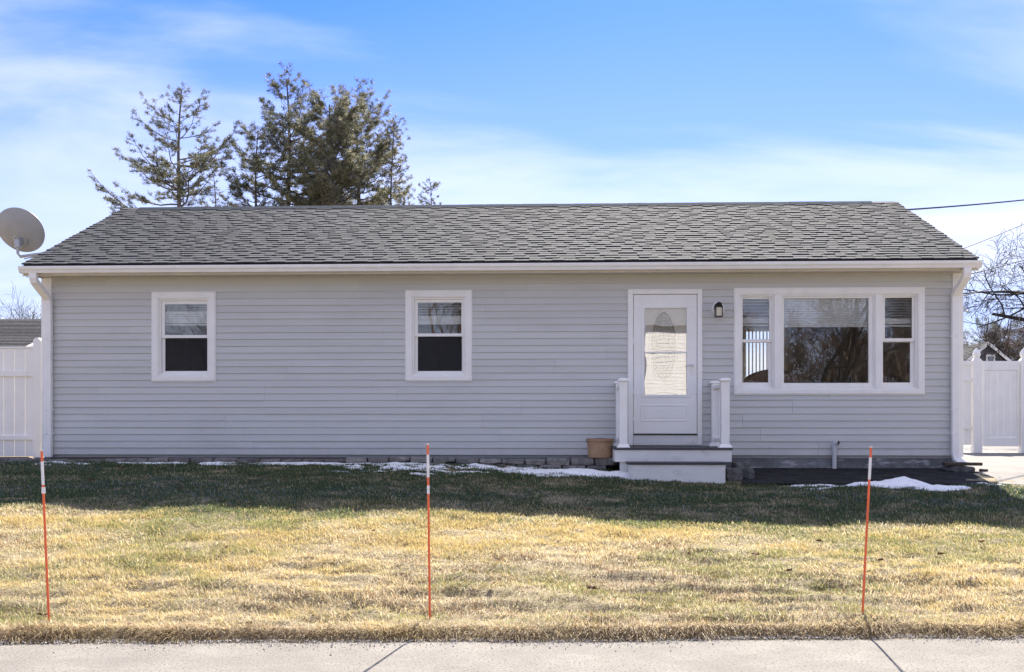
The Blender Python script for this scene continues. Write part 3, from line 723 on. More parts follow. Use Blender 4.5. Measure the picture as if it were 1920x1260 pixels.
for xf_, sgn in ((ax(1168.5, -.98), -1), (ax(1359, -.98), 1)):
    yf, yr = -.985, -.10
    hp = .87
    post(xf_, yf, hp); post(xf_, yr, hp, .10)
    obj('top_rail', MB().box(xf_-.035, xf_+.035, yf+.055, yr-.051, zl+.79, zl+.84), M['white'], st, bevel=.008, seg=2)
    obj('bottom_rail', MB().box(xf_-.022, xf_+.022, yf+.055, yr-.051, zl+.075, zl+.125), M['white'], st, bevel=.004)
    for k in range(5):
        yb_ = yf+.055+(yr-yf-.11)*(k+1)/6
        obj('baluster', MB().box(xf_-.016, xf_+.016, yb_-.016, yb_+.016, zl+.126, zl+.789), M['white'], st)

# ------------------------------------------------------------------ wall lamp
lx, lz = ax(1345.5), az(579, 1345)
lm = thing('wall_lamp', (lx, -.02, lz), 'small black wall lantern on a white octagonal plate beside the door', 'wall lamp')
mb = MB(); o8 = [(lx+.092*math.cos(R(22.5+45*k)), lz+.100*math.sin(R(22.5+45*k))) for k in range(8)]
obj('mounting_plate', mb.extrude_y(o8, -.040, -.012), M['white'], lm, bevel=.006, seg=2)
mb = MB().tube([(lx-.005, -.04, lz-.01), (lx-.005, -.075, lz+.025), (lx+.002, -.12, lz+.035), (lx+.008, -.15, lz+.01)], [.05, .055, .05, .035], 10)
obj('lamp_arm', mb, M['black'], lm, smooth='auto')
bx, bz = ax(1347.5, -.16), az(594.5, 1347, -.16)
mb = MB().box(bx-.05, bx+.05, -.21, -.11, bz, bz+.014).add([(bx+sx*s, -.16+sy*s, bz+z) for s, z in ((.056, .135), (.05, .15), (.02, .175)) for sx, sy in ((-1, -1), (1, -1), (1, 1), (-1, 1))],
    [(3, 2, 1, 0), (0, 1, 5, 4), (1, 2, 6, 5), (2, 3, 7, 6), (3, 0, 4, 7), (4, 5, 9, 8), (5, 6, 10, 9), (6, 7, 11, 10), (7, 4, 8, 11), (8, 9, 10, 11)])
for sx in (-1, 1):
    for sy in (-1, 1): mb.box(bx+sx*.044-.006, bx+sx*.044+.006, -.16+sy*.044-.006, -.16+sy*.044+.006, bz+.0145, bz+.1345)
obj('lantern_frame', mb, M['black'], lm)
mb = MB()
for sy in (-1, 1): mb.box(bx-.037, bx+.037, -.16+sy*.042-.001, -.16+sy*.042+.001, bz+.015, bz+.134)
for sx in (-1, 1): mb.box(bx+sx*.042-.001, bx+sx*.042+.001, -.197, -.123, bz+.015, bz+.134)
obj('lantern_pane', mb, M['ivory'], lm)

# ------------------------------------------------------------------ satellite dish on the left eave
DY = .25
dcx, dcz = at(38.5, 431.5, DY)
dish = thing('satellite_dish', (ax(52, DY), DY, az(488, 52, DY)), 'grey satellite dish seen from behind, on a bent mast at the left eave', 'satellite dish')
RD = .345; tilt = R(33)
prof = [(RD*k/10, -.11*(1-(k/10)**2)) for k in range(0, 11)]
prof[0] = (.001, -.11)
outer = [(r_, z) for r_, z in prof]; inner = [(r_*.985 if r_ > .01 else .001, z+.012) for r_, z in prof[::-1]]
mb = MB().lathe(outer+[(RD+.006, .004), (RD+.004, .012)]+inner, (0, 0, 0), 40)
Md = Matrix.Translation((dcx, DY, dcz)) @ Matrix.Rotation(R(90)-tilt, 4, 'X').inverted() @ Matrix.Scale(1, 4)
obj('reflector', mb.xf(Md), M['dish'], dish, smooth='auto')
pl = MB().lathe([(.105, -.118), (.105, -.128), (.085, -.132), (.001, -.132)], (0, 0, 0), 24).xf(Md @ Matrix.Translation((0, .12, .024)))
obj('back_plate', pl, M['galv'], dish)
bk = [Md @ Vector((sx*.05, .12+sy*.05, -.10)) for sx, sy in ((-1, -1), (1, -1), (1, 1), (-1, 1))]
mb = MB()
for p in bk: mb.tube([p, p+(Md.to_3x3() @ Vector((0, 0, -.05)))], .008, 6)
obj('mount_bolt', mb, M['galv'], dish)
bc = Md @ Vector((0, .12, -.14))
mb = MB().box(bc.x-.035, bc.x+.035, bc.y-.07, bc.y+.03, bc.z-.10, bc.z+.03)
obj('tilt_bracket', mb, M['galv'], dish, bevel=.01)
rx, rz = at(57, 492, DY-.12)
roofz = lambda y: Lz+(y-Ly)*math.tan(sl)
rx = XE0+.12; ry = DY; rz = roofz(ry)+.012
mast = [(bc.x, bc.y-.02, bc.z-.05), (bc.x-.005, bc.y-.02, bc.z-.17), (bc.x+.02, bc.y, bc.z-.22), (rx, ry, rz)]
obj('mast', MB().tube(mast, .021, 10), M['galv'], dish, smooth='auto')
obj('strut', MB().tube([(bc.x+.08, bc.y, bc.z-.25), (rx+.42, ry+.3, roofz(ry+.3)+.01)], .008, 6), M['galv'], dish)
obj('strut', MB().tube([(bc.x+.0, bc.y, bc.z-.20), (rx-.10, ry-.25, roofz(ry-.25)+.01)], .008, 6), M['galv'], dish)
obj('foot_plate', MB().box(-.07, .07, -.05, .05, 0, .008).xf(Matrix.Translation((rx, ry, rz-.010)) @ ROTM), M['galv'], dish)
cb = [at(p, q, -.2) for p, q in ((44, 514), (50, 519), (58, 517), (75, 520))]
tag(obj('coax_cable', MB().tube([(x_, -.2+.03*i, z_) for i, (x_, z_) in enumerate(cb)], .006, 6), M['black']), 'short black cable looped under the left gutter end', 'cable')

# ------------------------------------------------------------------ vent pipe, floodlight, bracket
vx = ax(1564, -.06); vzt = az(835, 1564, -.06)
vp = thing('vent_pipe', (vx, -.07, .78), 'grey plastic vent pipe with an elbow standing at the foundation', 'pipe')
obj('pipe', MB().tube([(vx, -.07, float(ground(vx, -.07))-.03), (vx, -.07, vzt-.03)], .030, 14), M['pvc'], vp, smooth='auto')
obj('elbow', MB().tube([(vx, -.07, vzt-.04), (vx, -.07, vzt), (vx+.008, -.078, vzt+.025), (vx+.03, -.10, vzt+.036), (vx+.045, -.115, vzt+.036)], [.036, .036, .037, .037, .037], 14), M['pvc'], vp, smooth='auto')
obj('pipe_mouth', MB().tube([(vx+.0455, -.1155, vzt+.036), (vx+.047, -.117, vzt+.036)], .029, 14), M['black'], vp)
fxx = XW1
fl = thing('floodlight', (fxx+.05, .5, az(525, 1810, .5)), 'small grey floodlight box on the right side wall below the eave', 'floodlight')
fz = az(527, 1812, .5)
obj('lamp_body', MB().box(-.07, .07, -.06, .06, -.05, .05).xf(Matrix.Translation((fxx+.13, .5, fz)) @ Matrix.Rotation(R(-32), 4, 'Y')), M['galv'], fl, bevel=.008)
obj('wall_bracket', MB().tube([(fxx-.02, .5, fz), (fxx+.08, .5, fz-.01)], .02, 8), M['galv'], fl)
hk = thing('wire_bracket', (fxx, .6, az(578, 1808, .6)), 'small hooked cable bracket on the right side wall', 'bracket')
q = [at(p, r_, .6) for p, r_ in ((1803, 570), (1808, 578), (1814, 584))]
obj('hook_arm', MB().tube([(q[0][0]-.08, .6, q[0][1]+.01), (q[0][0], .6, q[0][1]), (q[1][0], .6, q[1][1]), (q[2][0], .6, q[2][1])], .010, 6), M['galv'], hk)
obj('insulator', MB().lathe([(.012, -.02), (.026, -.012), (.026, .012), (.012, .02)], (q[2][0], .6, q[2][1]), 10), M['galv'], hk)

# ------------------------------------------------------------------ garden edging, pot, loose blocks
ed = thing('garden_edging', (-2, -.4, .9), 'low row of grey concrete edging stones along the garden bed', 'edging')
def rough_box(x0, x1, y0, y1, z0, z1, jit=.008, rot=0):
    mb = MB(); c = Vector(((x0+x1)/2, (y0+y1)/2, 0))
    nxx = 4; vs = []
    bm = bmesh.new(); bmesh.ops.create_cube(bm, size=1)
    bmesh.ops.subdivide_edges(bm, edges=bm.edges[:], cuts=2, use_grid_fill=True)
    for v in bm.verts:
        m_ = max(abs(v.co.x), abs(v.co.y), abs(v.co.z)); l = v.co.length
        k = 1-.10*max(0, (l-.62)/.25)
        v.co *= k
        v.co = Vector((v.co.x*(x1-x0), v.co.y*(y1-y0), v.co.z*(z1-z0)))+Vector([random.uniform(-jit, jit) for _ in range(3)])
    bm.verts.index_update()
    Mx = Matrix.Translation((c.x, c.y, (z0+z1)/2)) @ Matrix.Rotation(rot, 4, 'Z')
    mb.add([tuple(Mx @ v.co) for v in bm.verts], [tuple(v.index for v in f.verts) for f in bm.faces]); bm.free(); return mb
x = ax(-60, -.42); k = 0
while x < LX0-.05:
    w = random.uniform(.27, .33)
    yy = -.43+.03*math.sin(x*1.3); zg = float(ground(x+w/2, yy-.1, False))
    top = .962 if x > -6.5 else .955
    top += .012*math.sin(x*2.1)-(0.0 if x > -3 else .012)
    if top-zg > .085:      # second course where the ground drops away
        obj('edging_stone', rough_box(x+.005, x+w-.005, yy-.10, yy+.10, (top+zg)/2+.003-.02, top), M['stone'], ed)
        obj('edging_stone', rough_box(x-.11, x+w-.12, yy-.115, yy+.09, zg-.05, (top+zg)/2-.02), M['stone'], ed)
    else:
        obj('edging_stone', rough_box(x+.005, x+w-.005, yy-.10, yy+.10, zg-.06, top), M['stone'], ed)
    x += w
pxx, pzz = ax(1125, -.40), .968
pot = thing('planter_pot', (pxx, -.40, pzz), 'tan clay planter with a dirt stained foot on the edging stones left of the steps', 'planter')
hgt = .262
obj('pot_body', MB().lathe([(.155, 0), (.162, .005), (.176, hgt-.045), (.176, hgt-.04), (.192, hgt-.038), (.194, hgt-.004), (.190, hgt), (.176, hgt), (.172, hgt-.05), (.02, hgt-.06)], (pxx, -.40, pzz), 36), M['pot'], pot, smooth='auto')
obj('pot_soil', MB().lathe([(.173, hgt-.03), (.16, hgt-.012), (.05, hgt+.004)], (pxx, -.40, pzz), 24), M['mulch'], pot, smooth=True)
BL = [((1362, 1393), (878, 899), -1.28, 0.05, 'squared grey block lying against the right end of the lower step', 'front'),
      ((1392, 1417), (878, 899), -1.20, -.18, 'grey block touching the step end block, furthest right of the three', 'right'),
      ((1378, 1406), (867, 879), -1.02, .12, 'small grey block resting behind the two larger blocks by the steps', 'rear')]
for (a, b), (t_, u_), Yb, rot, lab, _ in BL:
    x0, x1 = ax(a, Yb), ax(b, Yb); z1 = az(t_, a, Yb); z0 = az(u_, a, Yb)
    if _ == 'rear': z0 = float(ground((x0+x1)/2, Yb+.1, False))-.02
    else: z0 = min(z0, float(ground((x0+x1)/2, Yb, False)))-.01
    tag(obj('retaining_block', rough_box(x0, x1, Yb, Yb+.24, z0, z1, .009, rot), M['block'], origin=((x0+x1)/2, Yb+.12, z0), smooth=False), lab, 'block', 'loose blocks beside the steps')
# splash board under the right downspout
sx_ = ax(1797, -.25); zg = float(ground(sx_, -.25, False))
tag(obj('splash_block', rough_box(ax(1774, -.3), ax(1818, -.3), -.50, -.14, zg-.01, zg+.075, .008, .1), M['block'], origin=(sx_, -.3, zg)), 'dark block lying on the ground beneath the right downspout', 'block')
bdz = zg+.085
tag(obj('splash_board', MB().box(-.22, .26, -.10, .10, 0, .042).xf(Matrix.Translation((sx_+.0, -.33, bdz)) @ Matrix.Rotation(R(-7), 4, 'Z')), M['wood'], bevel=.006, origin=(sx_, -.33, bdz)), 'weathered wooden board resting on the block below the right downspout', 'board')
tag(obj('driveway_stone', rough_box(ax(1838, -.7), ax(1850, -.7), -.75, -.64, .80, .835, .006), M['block']), 'small flat dark stone on the pale driveway', 'stone')

tz = .962
tag(obj('landscape_timber', rough_box(-10.2, XW0-.02, -.32, -.18, .84, tz, .006), M['wood'], origin=(-8.8, -.25, .84)), 'weathered timber edging lying below the left fence', 'timber')
tag(obj('landscape_timber', rough_box(XW0-.02+.01, XW0+1.6, -.30, -.17, .86, tz-.012, .006), M['wood'], origin=(-6.4, -.25, .86)), 'weathered timber edging at the foot of the left house corner', 'timber')
# ------------------------------------------------------------------ fences
def gothic_cap(x, y, z, w):
    return MB().lathe([(w*.72, 0), (w*.72, .02), (w*.55, .03), (w*.42, .055), (w*.50, .075), (w*.62, .11), (w*.60, .15), (w*.40, .20), (w*.15, .24), (.004, .262)], (x, y, z), 16)
FY = 2.8
z0, z1 = az(856, 30, FY), az(653, 30, FY)
fe = thing('vinyl_fence', (ax(30, FY), FY, z0), 'white vinyl board fence with a round topped post left of the house', 'fence')
xr = ax(64.5, FY); bw = (ax(47, FY)-ax(27, FY))
x = xr
for k in range(14):
    x0 = x-bw*(1.0 if k else .88)
    obj('fence_board', MB().box(x0+.002, x-.002, FY, FY+.025, z0, z1), M['white'], fe, bevel=.004); x = x0
for pt, pb in ((696, 706), (817, 825)):
    obj('fence_rail', MB().box(x, xr+.02, FY-.035, FY-.001, az(pb, 30, FY), az(pt, 30, FY)), M['white'], fe, bevel=.004)
obj('top_rail', MB().box(x, xr+.01, FY-.02, FY+.045, z1+.001, z1+.03), M['white'], fe, bevel=.004)
px0, px1 = ax(65, FY), ax(79.5, FY)
po = obj('fence_post', MB().box(px0, px1, FY-.06, FY+.07, z0-.05, az(642, 72, FY)), M['white'], fe, bevel=.005)
zc_ = az(642, 72, FY); cxp = (px0+px1)/2; rc = (px1-px0)/2
arc = [(cxp+rc*math.cos(R(a)), zc_+.001+rc*1.15*math.sin(R(a))) for a in range(0, 181, 15)]
obj('post_cap', MB().extrude_y(arc, FY-.06, FY+.07), M['white'], po)
GY = 7.6
z0, z1 = az(841, 1880, GY), az(677, 1880, GY)
fr = thing('vinyl_gate', (ax(1880, GY), GY, z0), 'white vinyl gate with gothic capped posts behind the driveway at right', 'gate')
zg = .80
def gpost(a, b, top):
    x0, x1 = ax(a, GY), ax(b, GY); y0 = GY-.08
    p = obj('gate_post', MB().box(x0, x1, y0, y0+x1-x0, zg, az(top, a, GY)), M['white'], fr, bevel=.006)
    obj('post_cap', gothic_cap((x0+x1)/2, y0+(x1-x0)/2, az(top, a, GY), (x1-x0)*.72), M['white'], p, smooth='auto')
gpost(1823, 1839.5, 675.5); gpost(1912, 1928, 675.5)
gpost(2035, 2051, 675.5)
# narrow filler panel between house and post
fa, fb = ax(1780, GY), ax(1822, GY)
for k in range(3):
    xa = fa+(fb-fa)*k/3; obj('fence_board', MB().box(xa+.002, xa+(fb-fa)/3-.002, GY+.0, GY+.022, az(834, 1810, GY), az(677, 1810, GY)), M['white'], fr)
for pt, pb in ((677, 685), (709, 715), (799, 805)):
    obj('fence_rail', MB().box(fa, fb, GY-.035, GY-.001, az(pb, 1810, GY), az(pt, 1810, GY)), M['white'], fr, bevel=.003)
def leaf_gate(a, b):
    x0, x1 = ax(a, GY), ax(b, GY); zb_, zt_ = az(837, 1880, GY), az(677, 1880, GY)
    obj('gate_frame', MB().ring(x0, x1, zb_, zt_, .05, .05, .19, .19, GY-.03, GY+.03), M['white'], fr, bevel=.006)
    n = 5
    for k in range(n):
        w = (x1-x0-.1)/n; xa = x0+.05+w*k
        obj('gate_board', MB().box(xa+.0015, xa+w-.0015, GY-.010, GY+.010, zb_+.191, zt_-.191), M['white'], fr, bevel=.003)
leaf_gate(1841, 1911); leaf_gate(1929, 2034)

# ------------------------------------------------------------------ driveway markers
def stake(base, top, bands, label, tagpx=None):
    bx_, by_ = ground_hit(*base); zb_ = float(ground(bx_, by_))-.02
    tx, tz = at(top[0], top[1], by_)
    bx2, bz2 = at(base[0], base[1], by_)
    t = thing('driveway_marker', (bx_, by_, zb_), label, 'marker stake', 'orange driveway marker stakes on the lawn')
    A = Vector((bx2, by_, zb_)); B = Vector((tx, by_, tz)); L = az(top[1], top[0], by_)
    pt = lambda py: A.lerp(B, (base[1]-py)/(base[1]-top[1]))
    obj('rod', MB().tube([A, B], .0082, 10), M['orange'], t, smooth='auto')
    for p, q in bands:
        obj('reflective_band', MB().tube([pt(q), pt(p)], .0096, 10), M['stkwhite'], t, smooth='auto')
    obj('rod_cap', MB().tube([B, B+(B-A).normalized()*.008], .0092, 10), M['stkwhite'], t, smooth='auto')
    if tagpx:
        p = pt(tagpx); obj('paper_tag', MB().box(p.x-.006, p.x+.022, p.y-.014, p.y-.012, p.z-.022, p.z+.022), M['stkwhite'], t)
stake((92, 1165), (78, 846), [(865, 908)], 'orange driveway marker with a white tag, in front of the left fence', 918)
stake((806, 1155), (802, 834), [(852, 893), (908, 923)], 'orange driveway marker with two white bands, in front of the middle of the house')
stake((1617, 1158), (1633, 839), [(858, 899)], 'leaning orange driveway marker in front of the picture window')

# ------------------------------------------------------------------ grass
NB = 730000
fr_ = rng.random(NB)
gx = rng.uniform(-10.2, 9.8, NB*3); gy = rng.uniform(-8.6, -.45, NB*3)
e = edge_y(gx); dist = gy-e
vis = (np.abs(gx+SN*(gy+D)) < (gy+D)*.475*1.06+1.5) & (dist > -.03)
# keep clear of strips, steps
hard = ((gx > 2.4+.08*np.sin(gx*7)) & (gy > -1.62+.10*(vnoise(gx*4, gy*4, 2)-.5)+.05*np.sin(gx*3)))
hard |= (gx > XW1-.2) & (gy > -1.78)
hard |= ((gx > TX0-.02) & (gx < TX1+.02) & (gy > TY-.02)) | ((gx > LX0-.02) & (gx < LX1+.03) & (gy > LY))
hard |= (gy > -.54) & (gx < 2.6)
clump = fbm(gx*3.2, gy*4.2, 31, 3)
keep = vis & ~hard & (rng.random(NB*3) < (.16+1.30*clump**1.3)*(1.15-.35*sm(7, 13, gy+D)))
print('blades', keep.sum()); gx, gy = gx[keep][:NB], gy[keep][:NB]; n = len(gx)
NE = 28000; ex_ = rng.uniform(-4.9, 4.9, NE); ex_ = ex_[rng.random(NE) < .12+1.5*fbm(ex_*2.6, ex_*0, 37)**1.6]; NE = len(ex_); gx = np.concatenate([gx, ex_]); gy = np.concatenate([gy, edge_y(ex_)+rng.triangular(-.07, .03, .14, NE)]); n = len(gx)
dist = gy-edge_y(gx); gz = ground(gx, gy)
edge = sm(.22, .0, dist)
patch = fbm(gx*.55, gy*.9, 41, 4); pat2 = fbm(gx*2.3, gy*3.3, 51, 3); clump = fbm(gx*3.2, gy*4.2, 31, 3)
Lb = rng.uniform(.022, .055, n)*(.6+.95*clump)*(1+1.5*edge*vnoise(gx*5, gy*0, 33)**2)
far = sm(6, 13, gy+D); Wb = rng.uniform(.0011, .0022, n)*(1+.9*far)
ang = rng.uniform(0, 2*np.pi, n); ca, sa = np.cos(ang), np.sin(ang)
mood = fbm(gx*1.0, gy*1.6, 101, 4); mood2 = fbm(gx*4.0, gy*6.5, 103, 3)
lean = rng.uniform(.35, 1.25, n); lie = rng.random(n) < .30+.5*(mood-.4); lean = np.where(lie, 1.5, lean); Lb = np.where(lie, Lb*1.35, Lb)
wind = (fbm(gx*1.7, gy*1.7, 61, 2)-.5)*2.4
lx_ = np.sin(lean)*np.cos(ang*1.0)*.8-.42+wind*.35; ly_ = np.sin(lean)*np.sin(ang)*.8-.1-edge*.9; lz_ = np.maximum(np.cos(lean), .06)*(1-.5*edge)
ln = np.sqrt(lx_**2+ly_**2+lz_**2); lx_, ly_, lz_ = lx_/ln*Lb, ly_/ln*Lb, lz_/ln*Lb
a2 = rng.uniform(0, np.pi, n); wx, wy = np.cos(a2)*Wb, np.sin(a2)*Wb
P0 = np.stack([gx, gy, gz-.004], 1); W = np.stack([wx, wy, 0*wx], 1); L_ = np.stack([lx_, ly_, lz_], 1)
Mid = P0+L_*.5+np.stack([0*lx_, 0*ly_, Lb*.12], 1)
Tip = P0+L_+np.stack([0*lx_, 0*ly_, -Lb*.10], 1)
Vg = np.stack([P0-W, P0+W, Mid-W*.8, Mid+W*.8, Tip], 1).reshape(-1, 3)
b5 = np.arange(n)*5
Fg = np.concatenate([np.stack([b5, b5+1, b5+3], 1), np.stack([b5, b5+3, b5+2], 1), np.stack([b5+2, b5+3, b5+4], 1)])
straw = np.array([.67, .54, .28]); gold = np.array([.61, .485, .20]); green = np.array([.32, .325, .125]); brown = np.array([.20, .125, .065]); pale = np.array([.76, .67, .46])
dgreen = np.array([.100, .146, .070])  # grass kept green by winter shade; dark tint also deepens the roof shadow
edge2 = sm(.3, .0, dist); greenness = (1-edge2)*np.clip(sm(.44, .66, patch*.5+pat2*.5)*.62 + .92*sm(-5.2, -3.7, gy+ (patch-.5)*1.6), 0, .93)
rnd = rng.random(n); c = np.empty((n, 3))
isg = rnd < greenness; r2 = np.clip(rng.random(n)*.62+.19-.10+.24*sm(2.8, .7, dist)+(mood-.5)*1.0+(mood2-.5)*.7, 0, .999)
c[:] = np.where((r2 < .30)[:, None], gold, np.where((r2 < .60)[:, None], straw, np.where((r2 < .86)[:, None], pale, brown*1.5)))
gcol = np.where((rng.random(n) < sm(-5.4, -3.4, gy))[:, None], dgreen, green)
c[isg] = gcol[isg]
be = (rng.random(n) < edge2*.55); c[be] = np.array([.40, .295, .17])*rng.uniform(.45, 1.6, be.sum())[:, None]
frost = (rng.random(n) < .13*sm(.5, .62, fbm(gx*1.1, gy*2.4, 71, 3))*sm(-4.6, -3.2, gy)); c[frost] = np.array([.30, .33, .34])
c *= rng.uniform(.72, 1.22, n)[:, None]
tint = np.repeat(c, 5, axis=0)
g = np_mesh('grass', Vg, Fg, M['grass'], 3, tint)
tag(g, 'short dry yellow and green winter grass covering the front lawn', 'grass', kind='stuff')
# gravel and grit along the pavement edge
pv = MB(); ng = 5200; px_ = rng.uniform(-4.6, 4.6, ng); py_ = edge_y(px_)-.015-np.abs(rng.normal(.0, .085, ng))*(.4+1.3*vnoise(px_*2.2, px_*0, 19)); 
for x_, y_ in zip(px_, py_):
    s = random.uniform(.0018, .0055)*random.choice((1, 1, 1, 1, 1.6)); zz = .002
    pv.add([(x_-s, y_-s*.7, zz), (x_+s, y_-s*.8, zz), (x_+s*.8, y_+s, zz), (x_-s*.7, y_+s, zz), (x_+random.uniform(-s, s)*.3, y_, zz+s*1.1)], [(0, 1, 4), (1, 2, 4), (2, 3, 4), (3, 0, 4), (3, 2, 1, 0)])
tag(obj('gravel', pv, M['grit']), 'loose grit along the edge of the road', 'gravel', kind='stuff')

cm = MB(); 
for k in range(420):
    x_ = random.uniform(-5.5, 5.8); y_ = random.uniform(-7.9, -1.2) if k % 3 else float(edge_y(x_))+random.uniform(-.12, .25)
    s = random.uniform(.006, .017); z_ = float(ground(x_, y_))+random.uniform(.012, .035) if y_ > float(edge_y(x_)) else .006; a0 = random.uniform(0, 6.28)
    vs = [(x_+s*math.cos(a0+a)*q_, y_+s*math.sin(a0+a)*q_, z_+random.uniform(0, .010)) for a, q_ in ((0, 1.5), (1.4, .8), (2.9, 1.2), (4.4, .7))]
    cm.add(vs, [(0, 1, 2), (0, 2, 3)])
tag(obj('leaf_litter', cm, M['deadleaf']), 'small brown leaf crumbs scattered through the lawn', 'litter', kind='stuff')
# fallen leaves and litter
LEAVES = [(1535, 1022, 'upper of the two dead leaves left of the right marker'), (1650, 1060, 'dead leaf just right of the right marker'), (1295, 1045, 'brown leaf on the sunny grass below the front steps'),
 (1840, 1022, 'brown leaf near the right edge of the sunny lawn'), (1765, 1043, 'dead leaf between the right marker and the right edge'), (1563, 1078, 'lower dead leaf close to the left of the right marker'),
 (1418, 1050, 'small brown leaf midway between the steps and the right marker'), (228, 880, 'dark leaf in the shade right of the left marker top'), (170, 905, 'dead leaf in shaded grass nearest the left marker'),
 (338, 925, 'brown leaf in the shade below the left window'), (1105, 958, 'leaf at the shade edge left of the steps'), (1627, 947, 'leaf in the shade touching the right marker'),
 (945, 880, 'leaf in the shaded grass right of the middle marker top'), (80, 1155, 'brown leaf at the foot of the left marker'), (922, 1108, 'reddish leaf low on the lawn right of the middle marker'),
 (1110, 1112, 'brown leaf low on the lawn below the planter'), (1825, 1096, 'curled leaf low on the lawn at far right'), (700, 1005, 'leaf on the sunny grass left of the middle marker'),
 (420, 1040, 'leaf on the sunny grass below the left window'), (1480, 1080, 'leaf low on the lawn below the lamp')]
for lx0, ly0, leaf_label in LEAVES:
    x_, y_ = ground_hit(lx0, ly0); s = random.uniform(.028, .048); a0 = random.uniform(0, 6.28)
    z_ = float(ground(x_, y_))+.035; vs = []; nn = 9
    for i in range(nn):
        a = a0+2*math.pi*i/nn; rr_ = s*(.55+.6*(i % 2))*(1.3 if i in (0, 4) else 1); vs.append((x_+rr_*math.cos(a), y_+rr_*math.sin(a)*.8, z_+random.uniform(-.004, .024)))
    vs.append((x_, y_, z_-.004))
    mb = MB().add(vs, [(i, (i+1) % nn, nn) for i in range(nn)])
    tag(obj('fallen_leaf', mb, M['deadleaf'], origin=(x_, y_, z_)), leaf_label, 'leaf', 'dead leaves scattered on the lawn')
x_, y_ = gp(1535, 1184, 0.0)
mb = MB().add([(x_-.035, y_-.02, .008), (x_+.03, y_-.03, .012), (x_+.035, y_+.02, .030), (x_-.03, y_+.03, .022)], [(0, 1, 2, 3)])
tag(obj('paper_scrap', mb, M['paper'], origin=(x_, y_, .01)), 'small white paper scrap at the road edge', 'litter')

# ------------------------------------------------------------------ snow
def snow(name, x0, x1, y0, y1, fn, cell, label, kind=None, cat=None):
    X, Y = np.meshgrid(np.arange(x0, x1, cell), np.arange(y0, y1, cell))
    H = fn(X, Y); Z = ground(X, Y)+np.where(H > 0, .010+H*(1.0 if name == 'snow_pile' else .5 if name == 'snow_patch' else .55), .010+np.maximum(H, -.03)*2.2)
    ny_, nx_ = X.shape; idx = np.arange(nx_*ny_).reshape(ny_, nx_)
    ok = (np.maximum.reduce([H[:-1, :-1], H[1:, :-1], H[:-1, 1:], H[1:, 1:]]) > 0)
    q = np.stack([idx[:-1, :-1][ok], idx[:-1, 1:][ok], idx[1:, 1:][ok], idx[1:, :-1][ok]], 1)
    pass
    u, inv = np.unique(q, return_inverse=True); Vv = np.stack([X.ravel()[u], Y.ravel()[u], Z.ravel()[u]], 1)
    o = np_mesh(name, Vv, inv.reshape(q.shape), M['snow'], 4, smooth=True)
    return tag(o, label, cat, kind=kind)
def blob(pts, amp, ns, seed, thr=.5, k=1.0):
    """heap from ellipses (cx,cy,rx,ry,h) roughened by noise"""
    def fn(X, Y):
        f = np.full(X.shape, -9.0)
        for cx_, cy_, rx_, ry_, h in pts:
            d = 1-np.sqrt(((X-cx_)/rx_)**2+((Y-cy_)/ry_)**2); f = np.maximum(f, d*h)
        return f+(fbm(X*ns, Y*ns*1.3, seed, 4)-thr)*amp
    return fn
def el(px, py, rx, ry, h): x_, y_ = ground_hit(px, py); return (x_, y_, rx, ry, h)
snow('snow_patch', -1.0, 1.6, -1.9, -.5, blob([el(1085, 889, .80, .42, .12), el(1158, 893, .36, .24, .10), el(1000, 882, .45, .13, .035), el(1040, 893, .4, .14, .035), el(1120, 877, .35, .2, .055)], .075, 5, 81, .47), .02, 'broad thin snow patch on the grass left of the steps', None, 'snow patch')
snow('snow_pile', 3.3, 5.4, -2.35, -1.5, blob([el(1695, 909, .42, .22, .11), el(1640, 912, .40, .10, .06), el(1755, 915, .32, .10, .055), el(1600, 914, .25, .08, .03)], .05, 6, 83), .02, 'low white snow heap on the grass before the asphalt strip', None, 'snow pile')
x_, y_ = ground_hit(1540, 910)
snow('snow_patch', x_-.6, x_+.6, y_-.4, y_+.35, blob([el(1536, 911, .26, .07, .03), el(1545, 906, .26, .04, .025), el(1548, 916, .12, .03, .02), el(1528, 917, .12, .03, .02)], .05, 8, 84), .015, 'small broken snow patch on the grass left of the snow heap', None, 'snow patch')
snow('snow_patch', 5.2, 6.1, -2.0, -1.6, blob([el(1835, 909, .16, .06, .03), el(1868, 914, .13, .03, .02)], .045, 9, 86), .015, 'thin snow sliver on the grass beside the driveway', None, 'snow patch')
def strip(X, Y):
    yc = -.60-.03*np.sin(X*1.7); dd = 1-np.abs(Y-yc)/(.11+.05*np.sin(X*2.3))
    m_ = fbm(X*4.2, Y*11, 91, 4)
    a = dd*.022+(m_-.56)*.11-.012*sm(-3.5, -1.5, X)
    sp = (fbm(X*4.5, Y*11, 95, 4)-.535-.05*np.abs((Y+.95)/.40)**2)*.20-.10*sm(-2.6, -3.6, X)-.10*sm(-.1, .5, X)
    return np.maximum(a, sp)
snow('snow', -7.1, .6, -1.7, -.53, strip, .02, 'thin scattered snow left along the garden edging', 'stuff', 'snow')

